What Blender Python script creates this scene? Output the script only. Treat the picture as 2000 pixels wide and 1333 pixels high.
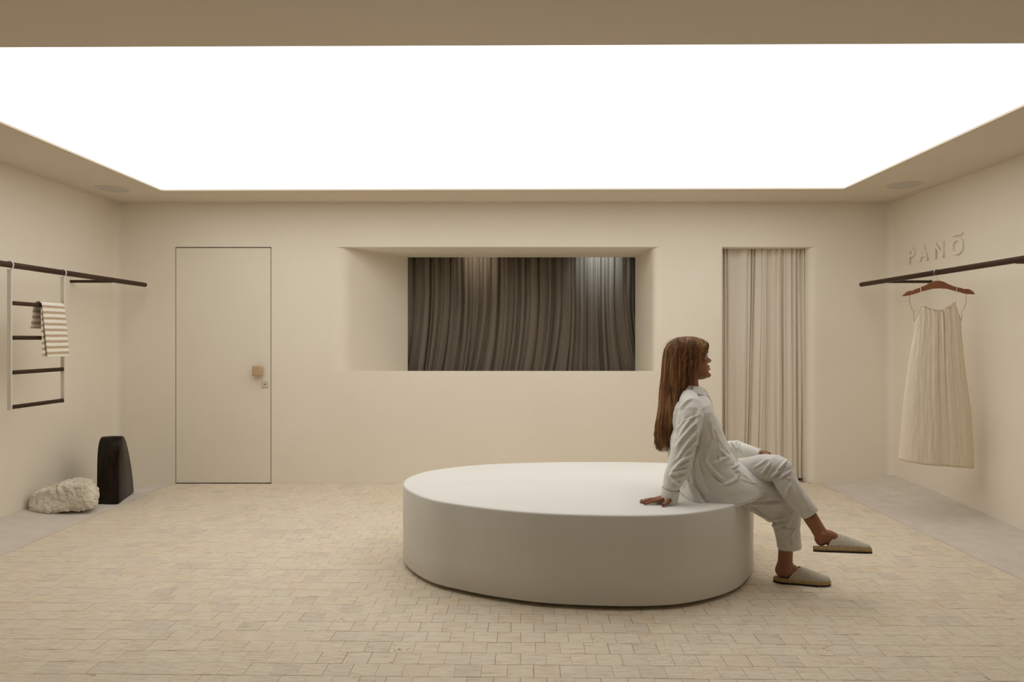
import bpy, bmesh, math, random
import numpy as np
from mathutils import Vector, Matrix, noise

for _o in list(bpy.data.objects):
    bpy.data.objects.remove(_o, do_unlink=True)
SC = bpy.context.scene
COL = SC.collection
random.seed(11)

# ------------------------------------------------------------------ camera, world, light, exposure
CAMZ, F, VX, VY = 1.283, 1333.33, 1005.0, 664.0
cam = bpy.data.objects.new('camera', bpy.data.cameras.new('camera'))
COL.objects.link(cam)
cam.location = (0, 0, CAMZ)
cam.rotation_euler = (math.radians(90), 0, 0)
cam.data.lens = 24.0
cam.data.sensor_width = 36.0
cam.data.shift_x = -5.0 / 2000
cam.data.shift_y = -2.5 / 2000
cam.data.clip_start = 0.05
SC.camera = cam

wd = bpy.data.worlds.new('world')
SC.world = wd
wd.use_nodes = True
wd.node_tree.nodes['Background'].inputs[0].default_value = (0.5, 0.42, 0.33, 1)
wd.node_tree.nodes['Background'].inputs[1].default_value = 0.05

SC.view_settings.view_transform = 'Standard'
SC.view_settings.look = 'None'
SC.view_settings.exposure = 0.0
SC.view_settings.gamma = 1.0
SC.view_settings.use_curve_mapping = False
PANEL_STRENGTH = 1.75
PANEL_COLOR = (1.0, 0.978, 0.93)


def P(px, py, d):
    """a direction of the photograph taken out to the distance d from the camera plane"""
    return Vector(((px - VX) / F * d, d, CAMZ - (py - VY) / F * d))


# ------------------------------------------------------------------ materials
def nt(name):
    m = bpy.data.materials.new(name)
    m.use_nodes = True
    t = m.node_tree
    return m, t, t.nodes['Principled BSDF']


def add(t, kind, **kw):
    n = t.nodes.new(kind)
    for k, v in kw.items():
        setattr(n, k, v)
    return n


def rgba(c):
    return (c[0], c[1], c[2], 1)


def mat(name, c1, c2=None, scale=6.0, detail=5.0, rough=0.85, bump=0.0, bscale=40.0, bdist=0.01,
        stretch=(1, 1, 1), spec=0.3, sheen=0.0, coord='Object', lo=0.35, hi=0.65, trans=0.0, metal=0.0):
    m, t, b = nt(name)
    L = t.links
    b.inputs['Roughness'].default_value = rough
    b.inputs['Specular IOR Level'].default_value = spec
    b.inputs['Metallic'].default_value = metal
    if sheen:
        b.inputs['Sheen Weight'].default_value = sheen
    tc = add(t, 'ShaderNodeTexCoord')
    mp = add(t, 'ShaderNodeMapping')
    mp.inputs['Scale'].default_value = stretch
    L.new(tc.outputs[coord], mp.inputs[0])
    if c2 is None:
        b.inputs['Base Color'].default_value = rgba(c1)
    else:
        n = add(t, 'ShaderNodeTexNoise')
        n.inputs['Scale'].default_value = scale
        n.inputs['Detail'].default_value = detail
        L.new(mp.outputs[0], n.inputs['Vector'])
        r = add(t, 'ShaderNodeMapRange')
        r.inputs[1].default_value = lo
        r.inputs[2].default_value = hi
        L.new(n.outputs[0], r.inputs[0])
        mx = add(t, 'ShaderNodeMix', data_type='RGBA')
        mx.inputs[6].default_value = rgba(c1)
        mx.inputs[7].default_value = rgba(c2)
        L.new(r.outputs[0], mx.inputs[0])
        L.new(mx.outputs[2], b.inputs['Base Color'])
    if bump:
        n2 = add(t, 'ShaderNodeTexNoise')
        n2.inputs['Scale'].default_value = bscale
        n2.inputs['Detail'].default_value = 6
        L.new(mp.outputs[0], n2.inputs['Vector'])
        bp = add(t, 'ShaderNodeBump')
        bp.inputs['Strength'].default_value = bump
        bp.inputs['Distance'].default_value = bdist
        L.new(n2.outputs[0], bp.inputs['Height'])
        L.new(bp.outputs[0], b.inputs['Normal'])
    if trans:
        tr = add(t, 'ShaderNodeBsdfTranslucent')
        tr.inputs[0].default_value = rgba(c1)
        ms = add(t, 'ShaderNodeMixShader')
        ms.inputs[0].default_value = trans
        L.new(b.outputs[0], ms.inputs[1])
        L.new(tr.outputs[0], ms.inputs[2])
        L.new(ms.outputs[0], t.nodes['Material Output'].inputs['Surface'])
    return m


M = {}
M['plaster'] = mat('plaster', (0.855, 0.782, 0.660), (0.885, 0.812, 0.690), scale=1.6, detail=7, rough=0.9, bump=0.22,
                   bscale=9, bdist=0.012, spec=0.2, lo=0.3, hi=0.7)
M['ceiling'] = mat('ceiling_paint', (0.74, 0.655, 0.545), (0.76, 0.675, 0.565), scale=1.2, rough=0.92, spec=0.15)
M['plinth'] = mat('plinth_plaster', (0.765, 0.745, 0.700), (0.80, 0.780, 0.735), scale=3.0, detail=8, rough=0.8, bump=0.12,
                  bscale=14, bdist=0.006, spec=0.25, lo=0.3, hi=0.7)
M['shadow_base'] = mat('plinth_base_shadow', (0.03, 0.025, 0.02), rough=0.9)  # black of the shadow under the plinth is put into the base colour
M['door'] = mat('door_plaster', (0.835, 0.765, 0.645), (0.86, 0.79, 0.67), scale=1.8, detail=6, rough=0.88, bump=0.08,
                bscale=20, bdist=0.005, spec=0.2)
M['gap'] = mat('door_gap_shade', (0.06, 0.045, 0.03), rough=0.95)  # shade between door and wall, put into the colour
M['knob_wood'] = mat('knob_pale_wood', (0.50, 0.33, 0.20), (0.62, 0.44, 0.28), scale=30, rough=0.6, stretch=(4, 1, 0.4))
M['plate'] = mat('lock_plate_cream', (0.66, 0.58, 0.45), rough=0.5, spec=0.4)
M['keyhole'] = mat('keyhole_dark', (0.14, 0.10, 0.07), rough=0.6)
M['dark_wood'] = mat('dark_wood', (0.034, 0.016, 0.009), (0.070, 0.034, 0.018), scale=24, detail=6, rough=0.5, stretch=(1, 0.08, 1),
                     spec=0.2)
M['ladder_paint'] = mat('ladder_white_paint', (0.72, 0.68, 0.60), rough=0.5, spec=0.4)
M['hook_paint'] = mat('hook_white_paint', (0.82, 0.80, 0.75), rough=0.4, spec=0.4)
M['hanger_wood'] = mat('hanger_wood', (0.21, 0.068, 0.028), (0.29, 0.105, 0.045), scale=18, detail=6, rough=0.42, stretch=(0.3, 3, 3),
                       spec=0.45)
M['steel'] = mat('steel_wire', (0.75, 0.74, 0.72), rough=0.25, metal=1.0)
M['cord'] = mat('dark_cord', (0.10, 0.075, 0.055), rough=0.8)
M['dress'] = mat('dress_cotton', (0.88, 0.77, 0.60), (0.90, 0.79, 0.62), scale=20, rough=0.78, bump=0.12, bscale=55, bdist=0.004,
                 sheen=0.1, trans=0.12)
M['shirt'] = mat('white_cotton', (0.76, 0.742, 0.695), (0.79, 0.772, 0.725), scale=12, rough=0.75, bump=0.10, bscale=45, bdist=0.003,
                 sheen=0.1, spec=0.25)
M['trousers'] = mat('white_twill', (0.70, 0.678, 0.640), (0.73, 0.708, 0.668), scale=12, rough=0.75, bump=0.10, bscale=45, bdist=0.003,
                    sheen=0.1, spec=0.25)
M['button'] = mat('button_cream', (0.68, 0.62, 0.46), rough=0.35, spec=0.5)
M['felt'] = mat('slipper_canvas', (0.52, 0.47, 0.39), (0.60, 0.55, 0.46), scale=90, rough=0.95, bump=0.2, bscale=260, bdist=0.002)
M['cork'] = mat('slipper_midsole', (0.42, 0.29, 0.135), (0.50, 0.35, 0.17), scale=60, rough=0.85, bump=0.15, bscale=200, bdist=0.002)
M['rubber'] = mat('slipper_rubber', (0.028, 0.024, 0.020), rough=0.7)
M['nail'] = mat('nail_polish_dark', (0.02, 0.012, 0.014), rough=0.15, spec=0.6)
M['eye_white'] = mat('eye_white', (0.75, 0.72, 0.68), rough=0.2, spec=0.5)
M['iris'] = mat('eye_iris', (0.06, 0.03, 0.015), rough=0.15, spec=0.6)
M['brow'] = mat('brow_hair', (0.045, 0.022, 0.010), rough=0.7)
M['sand'] = mat('grey_sand', (0.66, 0.60, 0.535), (0.73, 0.665, 0.595), scale=9, detail=8, rough=1.0, bump=0.5, bscale=160, bdist=0.006,
                spec=0.05, lo=0.3, hi=0.7)
M['grout'] = mat('grout', (0.16, 0.115, 0.08), (0.42, 0.34, 0.25), scale=5, rough=1.0, spec=0.05)
M['trim'] = mat('edge_trim', (0.62, 0.56, 0.46), rough=0.7)
M['speaker'] = mat('speaker_grille', (0.60, 0.56, 0.52), rough=0.9, bump=0.2, bscale=400, bdist=0.002)
M['speaker_rim'] = mat('speaker_rim', (0.72, 0.64, 0.53), rough=0.8)
M['curtain_dark'] = mat('taupe_curtain', (0.26, 0.212, 0.158), (0.285, 0.235, 0.178), scale=14, rough=0.55, stretch=(3, 3, 0.3),
                        spec=0.3, sheen=0.15, trans=0.30)
M['curtain_linen'] = mat('linen_curtain', (0.75, 0.675, 0.565), (0.78, 0.705, 0.595), scale=120, rough=0.9, stretch=(2, 2, 0.4),
                         bump=0.1, bscale=300, bdist=0.002, spec=0.15)
M['low_bounce'] = mat('low_bounce_front', (0.055, 0.054, 0.058), rough=0.9)  # unseen front wall, coloured dark to keep bounce light off the plinth
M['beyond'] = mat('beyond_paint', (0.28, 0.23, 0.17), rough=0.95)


def make_tile_mat():
    m, t, b = nt('travertine')
    L = t.links
    b.inputs['Roughness'].default_value = 0.62
    b.inputs['Specular IOR Level'].default_value = 0.3
    geo = add(t, 'ShaderNodeNewGeometry')
    oi = add(t, 'ShaderNodeObjectInfo')
    sm = add(t, 'ShaderNodeMath', operation='ADD')
    L.new(geo.outputs['Random Per Island'], sm.inputs[0])
    L.new(oi.outputs['Random'], sm.inputs[1])
    fr = add(t, 'ShaderNodeMath', operation='FRACT')
    L.new(sm.outputs[0], fr.inputs[0])
    wn = add(t, 'ShaderNodeTexWhiteNoise', noise_dimensions='1D')
    L.new(fr.outputs[0], wn.inputs['W'])
    # position shifted for each tile so that the veins break at the joints
    vs = add(t, 'ShaderNodeVectorMath', operation='SCALE')
    vs.inputs[3].default_value = 7.0
    L.new(wn.outputs['Color'], vs.inputs[0])
    va = add(t, 'ShaderNodeVectorMath', operation='ADD')
    L.new(geo.outputs['Position'], va.inputs[0])
    L.new(vs.outputs[0], va.inputs[1])
    mp = add(t, 'ShaderNodeMapping')
    mp.inputs['Scale'].default_value = (1.0, 8.0, 1.0)
    L.new(va.outputs[0], mp.inputs[0])
    n = add(t, 'ShaderNodeTexNoise')
    n.inputs['Scale'].default_value = 13
    n.inputs['Detail'].default_value = 7
    n.inputs['Roughness'].default_value = 0.62
    L.new(mp.outputs[0], n.inputs['Vector'])
    cr = add(t, 'ShaderNodeValToRGB')
    e = cr.color_ramp.elements
    e[0].position, e[0].color = 0.28, rgba((0.55, 0.43, 0.30))
    e[1].position, e[1].color = 0.72, rgba((0.80, 0.722, 0.595))
    x = e.new(0.42); x.color = rgba((0.700, 0.602, 0.468))
    x = e.new(0.55); x.color = rgba((0.765, 0.680, 0.550))
    L.new(n.outputs[0], cr.inputs[0])
    # tint for each tile
    tr = add(t, 'ShaderNodeValToRGB')
    e = tr.color_ramp.elements
    e[0].position, e[0].color = 0.0, rgba((0.91, 0.91, 0.93))
    e[1].position, e[1].color = 1.0, rgba((1.0, 1.0, 1.0))
    x = e.new(0.10); x.color = rgba((0.965, 0.965, 0.97))
    x = e.new(0.22); x.color = rgba((1.0, 1.0, 1.0))
    x = e.new(0.80); x.color = rgba((1.03, 1.02, 1.0))
    x = e.new(0.93); x.color = rgba((1.0, 0.965, 0.92))
    L.new(wn.outputs['Value'], tr.inputs[0])
    mx = add(t, 'ShaderNodeMix', data_type='RGBA', blend_type='MULTIPLY')
    mx.inputs[0].default_value = 1.0
    L.new(cr.outputs[0], mx.inputs[6])
    L.new(tr.outputs[0], mx.inputs[7])
    # travertine pits
    mp2 = add(t, 'ShaderNodeMapping')
    mp2.inputs['Scale'].default_value = (1.0, 2.6, 1.0)
    L.new(va.outputs[0], mp2.inputs[0])
    n2 = add(t, 'ShaderNodeTexNoise')
    n2.inputs['Scale'].default_value = 62
    n2.inputs['Detail'].default_value = 3
    L.new(mp2.outputs[0], n2.inputs['Vector'])
    n3 = add(t, 'ShaderNodeTexNoise')
    n3.inputs['Scale'].default_value = 9
    L.new(va.outputs[0], n3.inputs['Vector'])
    mul = add(t, 'ShaderNodeMath', operation='MULTIPLY')
    L.new(n2.outputs[0], mul.inputs[0])
    L.new(n3.outputs[0], mul.inputs[1])
    mr = add(t, 'ShaderNodeMapRange')
    mr.inputs[1].default_value = 0.440
    mr.inputs[2].default_value = 0.475
    L.new(mul.outputs[0], mr.inputs[0])
    mx2 = add(t, 'ShaderNodeMix', data_type='RGBA')
    L.new(mr.outputs[0], mx2.inputs[0])
    L.new(mx.outputs[2], mx2.inputs[6])
    mx2.inputs[7].default_value = rgba((0.20, 0.135, 0.08))
    L.new(mx2.outputs[2], b.inputs['Base Color'])
    bp = add(t, 'ShaderNodeBump')
    bp.inputs['Strength'].default_value = 0.25
    bp.inputs['Distance'].default_value = 0.003
    bp.invert = True
    L.new(mr.outputs[0], bp.inputs['Height'])
    L.new(bp.outputs[0], b.inputs['Normal'])
    return m


M['tile'] = make_tile_mat()


def make_panel_mat():
    m, t, b = nt('light_membrane')
    e = add(t, 'ShaderNodeEmission')
    e.inputs[0].default_value = rgba(PANEL_COLOR)
    e.inputs[1].default_value = PANEL_STRENGTH
    t.links.new(e.outputs[0], t.nodes['Material Output'].inputs['Surface'])
    return m


M['panel'] = make_panel_mat()


def make_towel_mat():
    m, t, b = nt('striped_towel')
    L = t.links
    b.inputs['Roughness'].default_value = 0.95
    b.inputs['Sheen Weight'].default_value = 0.2
    uv = add(t, 'ShaderNodeUVMap')
    sp = add(t, 'ShaderNodeSeparateXYZ')
    L.new(uv.outputs[0], sp.inputs[0])
    n = add(t, 'ShaderNodeTexNoise')
    n.inputs['Scale'].default_value = 25
    L.new(uv.outputs[0], n.inputs['Vector'])
    k = add(t, 'ShaderNodeMath', operation='MULTIPLY_ADD')
    k.inputs[1].default_value = 0.006
    L.new(n.outputs[0], k.inputs[0])
    L.new(sp.outputs[1], k.inputs[2])
    dv = add(t, 'ShaderNodeMath', operation='DIVIDE')
    dv.inputs[1].default_value = 0.0400
    L.new(k.outputs[0], dv.inputs[0])
    fr = add(t, 'ShaderNodeMath', operation='FRACT')
    L.new(dv.outputs[0], fr.inputs[0])
    gt = add(t, 'ShaderNodeMath', operation='GREATER_THAN')
    gt.inputs[1].default_value = 0.55
    L.new(fr.outputs[0], gt.inputs[0])
    mx = add(t, 'ShaderNodeMix', data_type='RGBA')
    mx.inputs[6].default_value = rgba((0.88, 0.83, 0.71))
    mx.inputs[7].default_value = rgba((0.52, 0.375, 0.255))
    L.new(gt.outputs[0], mx.inputs[0])
    L.new(mx.outputs[2], b.inputs['Base Color'])
    n2 = add(t, 'ShaderNodeTexNoise')
    n2.inputs['Scale'].default_value = 500
    L.new(uv.outputs[0], n2.inputs['Vector'])
    bp = add(t, 'ShaderNodeBump')
    bp.inputs['Strength'].default_value = 0.4
    bp.inputs['Distance'].default_value = 0.002
    L.new(n2.outputs[0], bp.inputs['Height'])
    L.new(bp.outputs[0], b.inputs['Normal'])
    return m


M['towel'] = make_towel_mat()


def make_rock_mat():
    m, t, b = nt('limestone')
    L = t.links
    b.inputs['Roughness'].default_value = 0.95
    b.inputs['Specular IOR Level'].default_value = 0.15
    tc = add(t, 'ShaderNodeTexCoord')
    n = add(t, 'ShaderNodeTexNoise')
    n.inputs['Scale'].default_value = 9
    n.inputs['Detail'].default_value = 8
    L.new(tc.outputs['Object'], n.inputs['Vector'])
    cr = add(t, 'ShaderNodeValToRGB')
    e = cr.color_ramp.elements
    e[0].position, e[0].color = 0.3, rgba((0.60, 0.51, 0.40))
    e[1].position, e[1].color = 0.62, rgba((0.82, 0.77, 0.66))
    L.new(n.outputs[0], cr.inputs[0])
    vo = add(t, 'ShaderNodeTexVoronoi')
    vo.inputs['Scale'].default_value = 17
    L.new(tc.outputs['Object'], vo.inputs['Vector'])
    mr = add(t, 'ShaderNodeMapRange')
    mr.inputs[1].default_value = 0.10
    mr.inputs[2].default_value = 0.16
    mr.inputs[3].default_value = 1.0
    mr.inputs[4].default_value = 0.0
    L.new(vo.outputs['Distance'], mr.inputs[0])
    n4 = add(t, 'ShaderNodeTexNoise')
    n4.inputs['Scale'].default_value = 5
    L.new(tc.outputs['Object'], n4.inputs['Vector'])
    g = add(t, 'ShaderNodeMath', operation='GREATER_THAN')
    g.inputs[1].default_value = 0.55
    L.new(n4.outputs[0], g.inputs[0])
    pm = add(t, 'ShaderNodeMath', operation='MULTIPLY')
    L.new(mr.outputs[0], pm.inputs[0])
    L.new(g.outputs[0], pm.inputs[1])
    mx = add(t, 'ShaderNodeMix', data_type='RGBA')
    L.new(pm.outputs[0], mx.inputs[0])
    L.new(cr.outputs[0], mx.inputs[6])
    mx.inputs[7].default_value = rgba((0.30, 0.22, 0.15))
    L.new(mx.outputs[2], b.inputs['Base Color'])
    n2 = add(t, 'ShaderNodeTexNoise')
    n2.inputs['Scale'].default_value = 38
    n2.inputs['Detail'].default_value = 9
    L.new(tc.outputs['Object'], n2.inputs['Vector'])
    sb = add(t, 'ShaderNodeMath', operation='SUBTRACT')
    L.new(n2.outputs[0], sb.inputs[0])
    L.new(pm.outputs[0], sb.inputs[1])
    bp = add(t, 'ShaderNodeBump')
    bp.inputs['Strength'].default_value = 0.7
    bp.inputs['Distance'].default_value = 0.012
    L.new(sb.outputs[0], bp.inputs['Height'])
    L.new(bp.outputs[0], b.inputs['Normal'])
    return m


M['rock'] = make_rock_mat()


def make_black_mat():
    m, t, b = nt('blackened_wood')
    L = t.links
    b.inputs['Roughness'].default_value = 0.34
    b.inputs['Specular IOR Level'].default_value = 0.18
    tc = add(t, 'ShaderNodeTexCoord')
    mp = add(t, 'ShaderNodeMapping')
    mp.inputs['Scale'].default_value = (9, 9, 1.2)
    L.new(tc.outputs['Object'], mp.inputs[0])
    n = add(t, 'ShaderNodeTexNoise')
    n.inputs['Scale'].default_value = 2.2
    n.inputs['Detail'].default_value = 7
    L.new(mp.outputs[0], n.inputs['Vector'])
    cr = add(t, 'ShaderNodeValToRGB')
    e = cr.color_ramp.elements
    e[0].position, e[0].color = 0.35, rgba((0.006, 0.004, 0.003))
    e[1].position, e[1].color = 0.75, rgba((0.030, 0.019, 0.012))
    L.new(n.outputs[0], cr.inputs[0])
    L.new(cr.outputs[0], b.inputs['Base Color'])
    bp = add(t, 'ShaderNodeBump')
    bp.inputs['Strength'].default_value = 0.15
    bp.inputs['Distance'].default_value = 0.005
    L.new(n.outputs[0], bp.inputs['Height'])
    L.new(bp.outputs[0], b.inputs['Normal'])
    return m


M['black'] = make_black_mat()


def make_hair_mat():
    m, t, b = nt('brown_hair')
    L = t.links
    b.inputs['Roughness'].default_value = 0.55
    b.inputs['Specular IOR Level'].default_value = 0.35
    geo = add(t, 'ShaderNodeNewGeometry')
    wn = add(t, 'ShaderNodeTexWhiteNoise', noise_dimensions='1D')
    L.new(geo.outputs['Random Per Island'], wn.inputs['W'])
    mp = add(t, 'ShaderNodeMapping')
    mp.inputs['Scale'].default_value = (60, 60, 3.5)
    L.new(geo.outputs['Position'], mp.inputs[0])
    n = add(t, 'ShaderNodeTexNoise')
    n.inputs['Scale'].default_value = 1.0
    n.inputs['Detail'].default_value = 5
    L.new(mp.outputs[0], n.inputs['Vector'])
    s = add(t, 'ShaderNodeMath', operation='MULTIPLY_ADD')
    s.inputs[1].default_value = 0.26
    L.new(wn.outputs['Value'], s.inputs[0])
    k = add(t, 'ShaderNodeMath', operation='MULTIPLY_ADD')
    k.inputs[1].default_value = 1.5
    k.inputs[2].default_value = -0.40
    L.new(n.outputs[0], k.inputs[0])
    L.new(k.outputs[0], s.inputs[2])
    cr = add(t, 'ShaderNodeValToRGB')
    e = cr.color_ramp.elements
    e[0].position, e[0].color = 0.12, rgba((0.040, 0.015, 0.005))
    e[1].position, e[1].color = 0.95, rgba((0.56, 0.31, 0.13))
    x = e.new(0.5); x.color = rgba((0.21, 0.093, 0.031))
    L.new(s.outputs[0], cr.inputs[0])
    L.new(cr.outputs[0], b.inputs['Base Color'])
    return m


M['hair'] = make_hair_mat()


def make_skin_mat():
    m, t, b = nt('skin')
    L = t.links
    b.inputs['Roughness'].default_value = 0.5
    b.inputs['Specular IOR Level'].default_value = 0.35
    b.inputs['Subsurface Weight'].default_value = 0.08
    b.inputs['Subsurface Radius'].default_value = (0.012, 0.005, 0.003)
    b.inputs['Subsurface Scale'].default_value = 0.4
    at = add(t, 'ShaderNodeAttribute', attribute_name='blush')
    tc = add(t, 'ShaderNodeTexCoord')
    n = add(t, 'ShaderNodeTexNoise')
    n.inputs['Scale'].default_value = 14
    L.new(tc.outputs['Object'], n.inputs['Vector'])
    mx = add(t, 'ShaderNodeMix', data_type='RGBA')
    mx.inputs[6].default_value = rgba((0.275, 0.116, 0.057))
    mx.inputs[7].default_value = rgba((0.335, 0.150, 0.077))
    L.new(n.outputs[0], mx.inputs[0])
    m2 = add(t, 'ShaderNodeMix', data_type='RGBA')
    L.new(at.outputs['Fac'], m2.inputs[0])
    L.new(mx.outputs[2], m2.inputs[6])
    m2.inputs[7].default_value = rgba((0.36, 0.105, 0.07))
    L.new(m2.outputs[2], b.inputs['Base Color'])
    return m


M['skin'] = make_skin_mat()


# ------------------------------------------------------------------ object helpers
def finish(o, parent=None, label=None, cat=None, group=None, kind=None):
    if parent is not None:
        o.parent = parent
    if label:
        o['label'] = label
    if cat:
        o['category'] = cat
    if group:
        o['group'] = group
    if kind:
        o['kind'] = kind
    return o


def mesh_obj(name, verts, faces, m, parent=None, smooth=None, **kw):
    me = bpy.data.meshes.new(name)
    me.from_pydata([tuple(v) for v in verts], [], faces)
    me.update()
    bm = bmesh.new()
    bm.from_mesh(me)
    bmesh.ops.recalc_face_normals(bm, faces=bm.faces)
    bm.to_mesh(me)
    bm.free()
    if smooth is not None:
        me.shade_smooth()
        if smooth < 180:
            me.set_sharp_from_angle(angle=math.radians(smooth))
    if m:
        me.materials.append(m)
    o = bpy.data.objects.new(name, me)
    COL.objects.link(o)
    return finish(o, parent, **kw)


def empty(name, loc=(0, 0, 0), **kw):
    o = bpy.data.objects.new(name, None)
    COL.objects.link(o)
    o.location = loc
    o.empty_display_size = 0.1
    bpy.context.view_layer.update()
    return finish(o, **kw)


def parent_keep(o, p):
    o.parent = p
    o.matrix_parent_inverse = Matrix.Translation(-Vector(p.location))
    return o


class MB:
    """collects shapes in world coordinates"""

    def __init__(self):
        self.v, self.f = [], []

    def box(self, a, b):
        i = len(self.v)
        for z in (a[2], b[2]):
            self.v += [(a[0], a[1], z), (b[0], a[1], z), (b[0], b[1], z), (a[0], b[1], z)]
        self.f += [[i, i + 3, i + 2, i + 1], [i + 4, i + 5, i + 6, i + 7], [i, i + 1, i + 5, i + 4], [i + 1, i + 2, i + 6, i + 5],
                   [i + 2, i + 3, i + 7, i + 6], [i + 3, i, i + 4, i + 7]]
        return self

    def prism(self, poly, z0, z1):
        i, n = len(self.v), len(poly)
        z0f = z0 if callable(z0) else (lambda x, y: z0)
        z1f = z1 if callable(z1) else (lambda x, y: z1)
        self.v += [(x, y, z0f(x, y)) for x, y in poly] + [(x, y, z1f(x, y)) for x, y in poly]
        self.f.append(list(range(i, i + n))[::-1])
        self.f.append(list(range(i + n, i + 2 * n)))
        for k in range(n):
            j = (k + 1) % n
            self.f.append([i + k, i + j, i + n + j, i + n + k])
        return self

    def loft(self, rings, cap=True, closed=True):
        i, n, m = len(self.v), len(rings[0]), len(rings)
        for r in rings:
            self.v += [tuple(p) for p in r]
        for a in range(m - 1):
            for k in range(n if closed else n - 1):
                j = (k + 1) % n
                self.f.append([i + a * n + k, i + a * n + j, i + (a + 1) * n + j, i + (a + 1) * n + k])
        if cap:
            for a, rev in ((0, True), (m - 1, False)):
                c = sum((Vector(p) for p in rings[a]), Vector()) / n
                ci = len(self.v)
                self.v.append(tuple(c))
                for k in range(n):
                    j = (k + 1) % n
                    t = [ci, i + a * n + k, i + a * n + j]
                    self.f.append(t[::-1] if rev else t)
        return self

    def tube(self, pts, radii, n=10, cap=True, side=None, flat=1.0, round_ends=False):
        pts = [Vector(p) for p in pts]
        if not hasattr(radii, '__len__'):
            radii = [radii] * len(pts)
        radii = list(radii)
        if round_ends:
            a, b = pts[0], pts[-1]
            da, db = (pts[0] - pts[1]).normalized(), (pts[-1] - pts[-2]).normalized()
            ra, rb = radii[0], radii[-1]
            pre = [(a + da * ra * s, ra * c) for s, c in ((1.0, .08), (.92, .4), (.7, .71), (.38, .92))]
            post = [(b + db * rb * s, rb * c) for s, c in ((.38, .92), (.7, .71), (.92, .4), (1.0, .08))]
            pts = [p for p, _ in pre] + pts + [p for p, _ in post]
            radii = [r for _, r in pre] + radii + [r for _, r in post]
        rings = []
        u = None
        for k, p in enumerate(pts):
            if k == 0:
                d = pts[1] - p
            elif k == len(pts) - 1:
                d = p - pts[k - 1]
            else:
                d = (pts[k + 1] - p).normalized() + (p - pts[k - 1]).normalized()
            d = d.normalized()
            if u is None:
                h = Vector(side) if side is not None else (Vector((0, 0, 1)) if abs(d.z) < 0.9 else Vector((1, 0, 0)))
                u = (h - d * h.dot(d)).normalized()
            else:
                u = (u - d * u.dot(d)).normalized()
            w = d.cross(u)
            r = radii[k]
            rings.append([p + u * (math.cos(2 * math.pi * q / n) * r) + w * (math.sin(2 * math.pi * q / n) * r * flat) for q in range(n)])
        return self.loft(rings, cap)

    def ball(self, c, r, n=14, m=9, rot=None):
        c = Vector(c)
        r = Vector(r) if hasattr(r, '__len__') else Vector((r, r, r))
        rings = []
        for a in range(m):
            th = math.pi * (a + 0.35) / (m - 0.3)
            ring = []
            for k in range(n):
                ph = 2 * math.pi * k / n
                q = Vector((r.x * math.sin(th) * math.cos(ph), r.y * math.sin(th) * math.sin(ph), r.z * math.cos(th)))
                if rot is not None:
                    q = rot @ q
                ring.append(c + q)
            rings.append(ring)
        return self.loft(rings, True)

    def obj(self, name, m, parent=None, smooth=None, **kw):
        o = mesh_obj(name, self.v, self.f, m, None, smooth, **kw)
        if parent is not None:
            parent_keep(o, parent)
        return o


def bez(pts, n):
    """Catmull-Rom through the points"""
    pts = [Vector(p) for p in pts]
    out = []
    ext = [pts[0] * 2 - pts[1]] + pts + [pts[-1] * 2 - pts[-2]]
    seg = len(pts) - 1
    for k in range(n):
        t = k / (n - 1) * seg
        i = min(int(t), seg - 1)
        t -= i
        a, b, c, d = ext[i:i + 4]
        out.append(0.5 * ((2 * b) + (c - a) * t + (2 * a - 5 * b + 4 * c - d) * t * t + (3 * b - a - 3 * c + d) * t ** 3))
    return out


def closed_spline(pts, n):
    pts = [Vector(p) for p in pts]
    k = len(pts)
    out = []
    for q in range(n):
        t = q / n * k
        i = int(t) % k
        t -= int(t)
        a, b, c, d = pts[(i - 1) % k], pts[i], pts[(i + 1) % k], pts[(i + 2) % k]
        out.append(0.5 * ((2 * b) + (c - a) * t + (2 * a - 5 * b + 4 * c - d) * t * t + (3 * b - a - 3 * c + d) * t ** 3))
    return out


def bevel_obj(o, w, seg=3):
    md = o.modifiers.new('bevel', 'BEVEL')
    md.width = w
    md.segments = seg
    md.limit_method = 'ANGLE'
    md.angle_limit = math.radians(35)
    return o


def solidify(o, th, off=0.0):
    md = o.modifiers.new('solid', 'SOLIDIFY')
    md.thickness = th
    md.offset = off
    return o


# ------------------------------------------------------------------ the room
XL, XR, YB, ZC, YF = -3.557, 3.361, 6.087, 2.509, -1.9
ZH = 2.111                                    # heads of the openings
DX0, DX1 = -3.027, -2.169                     # door
NX0, NX1, NB0, NB1, YN = -1.612, 1.269, -1.072, 1.212, 6.84   # niche
WX0, WX1 = 1.858, 2.652                       # curtained doorway
YW = 6.86


def arc(cx, cy, r, a0, a1, n=6):
    return [(cx + r * math.cos(math.radians(a0 + (a1 - a0) * k / n)), cy + r * math.sin(math.radians(a0 + (a1 - a0) * k / n)))
            for k in range(n + 1)]


fil = 0.06
poly1 = [(XL, YW), (XL, YB - fil)] + arc(XL + fil, YB - fil, fil, 180, 90)[1:] + [(DX0, YB), (DX0, YW)]


def bullnose(pts_before, corner, pts_after, r):
    """rounds one corner of a plan outline"""
    a, c, b = Vector(pts_before), Vector(corner), Vector(pts_after)
    u, w = (a - c).normalized(), (b - c).normalized()
    p0, p1 = c + u * r, c + w * r
    return [tuple((p0 * (1 - t) ** 2 + c * 2 * t * (1 - t) + p1 * t * t)) for t in [k / 8 for k in range(9)]]


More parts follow.
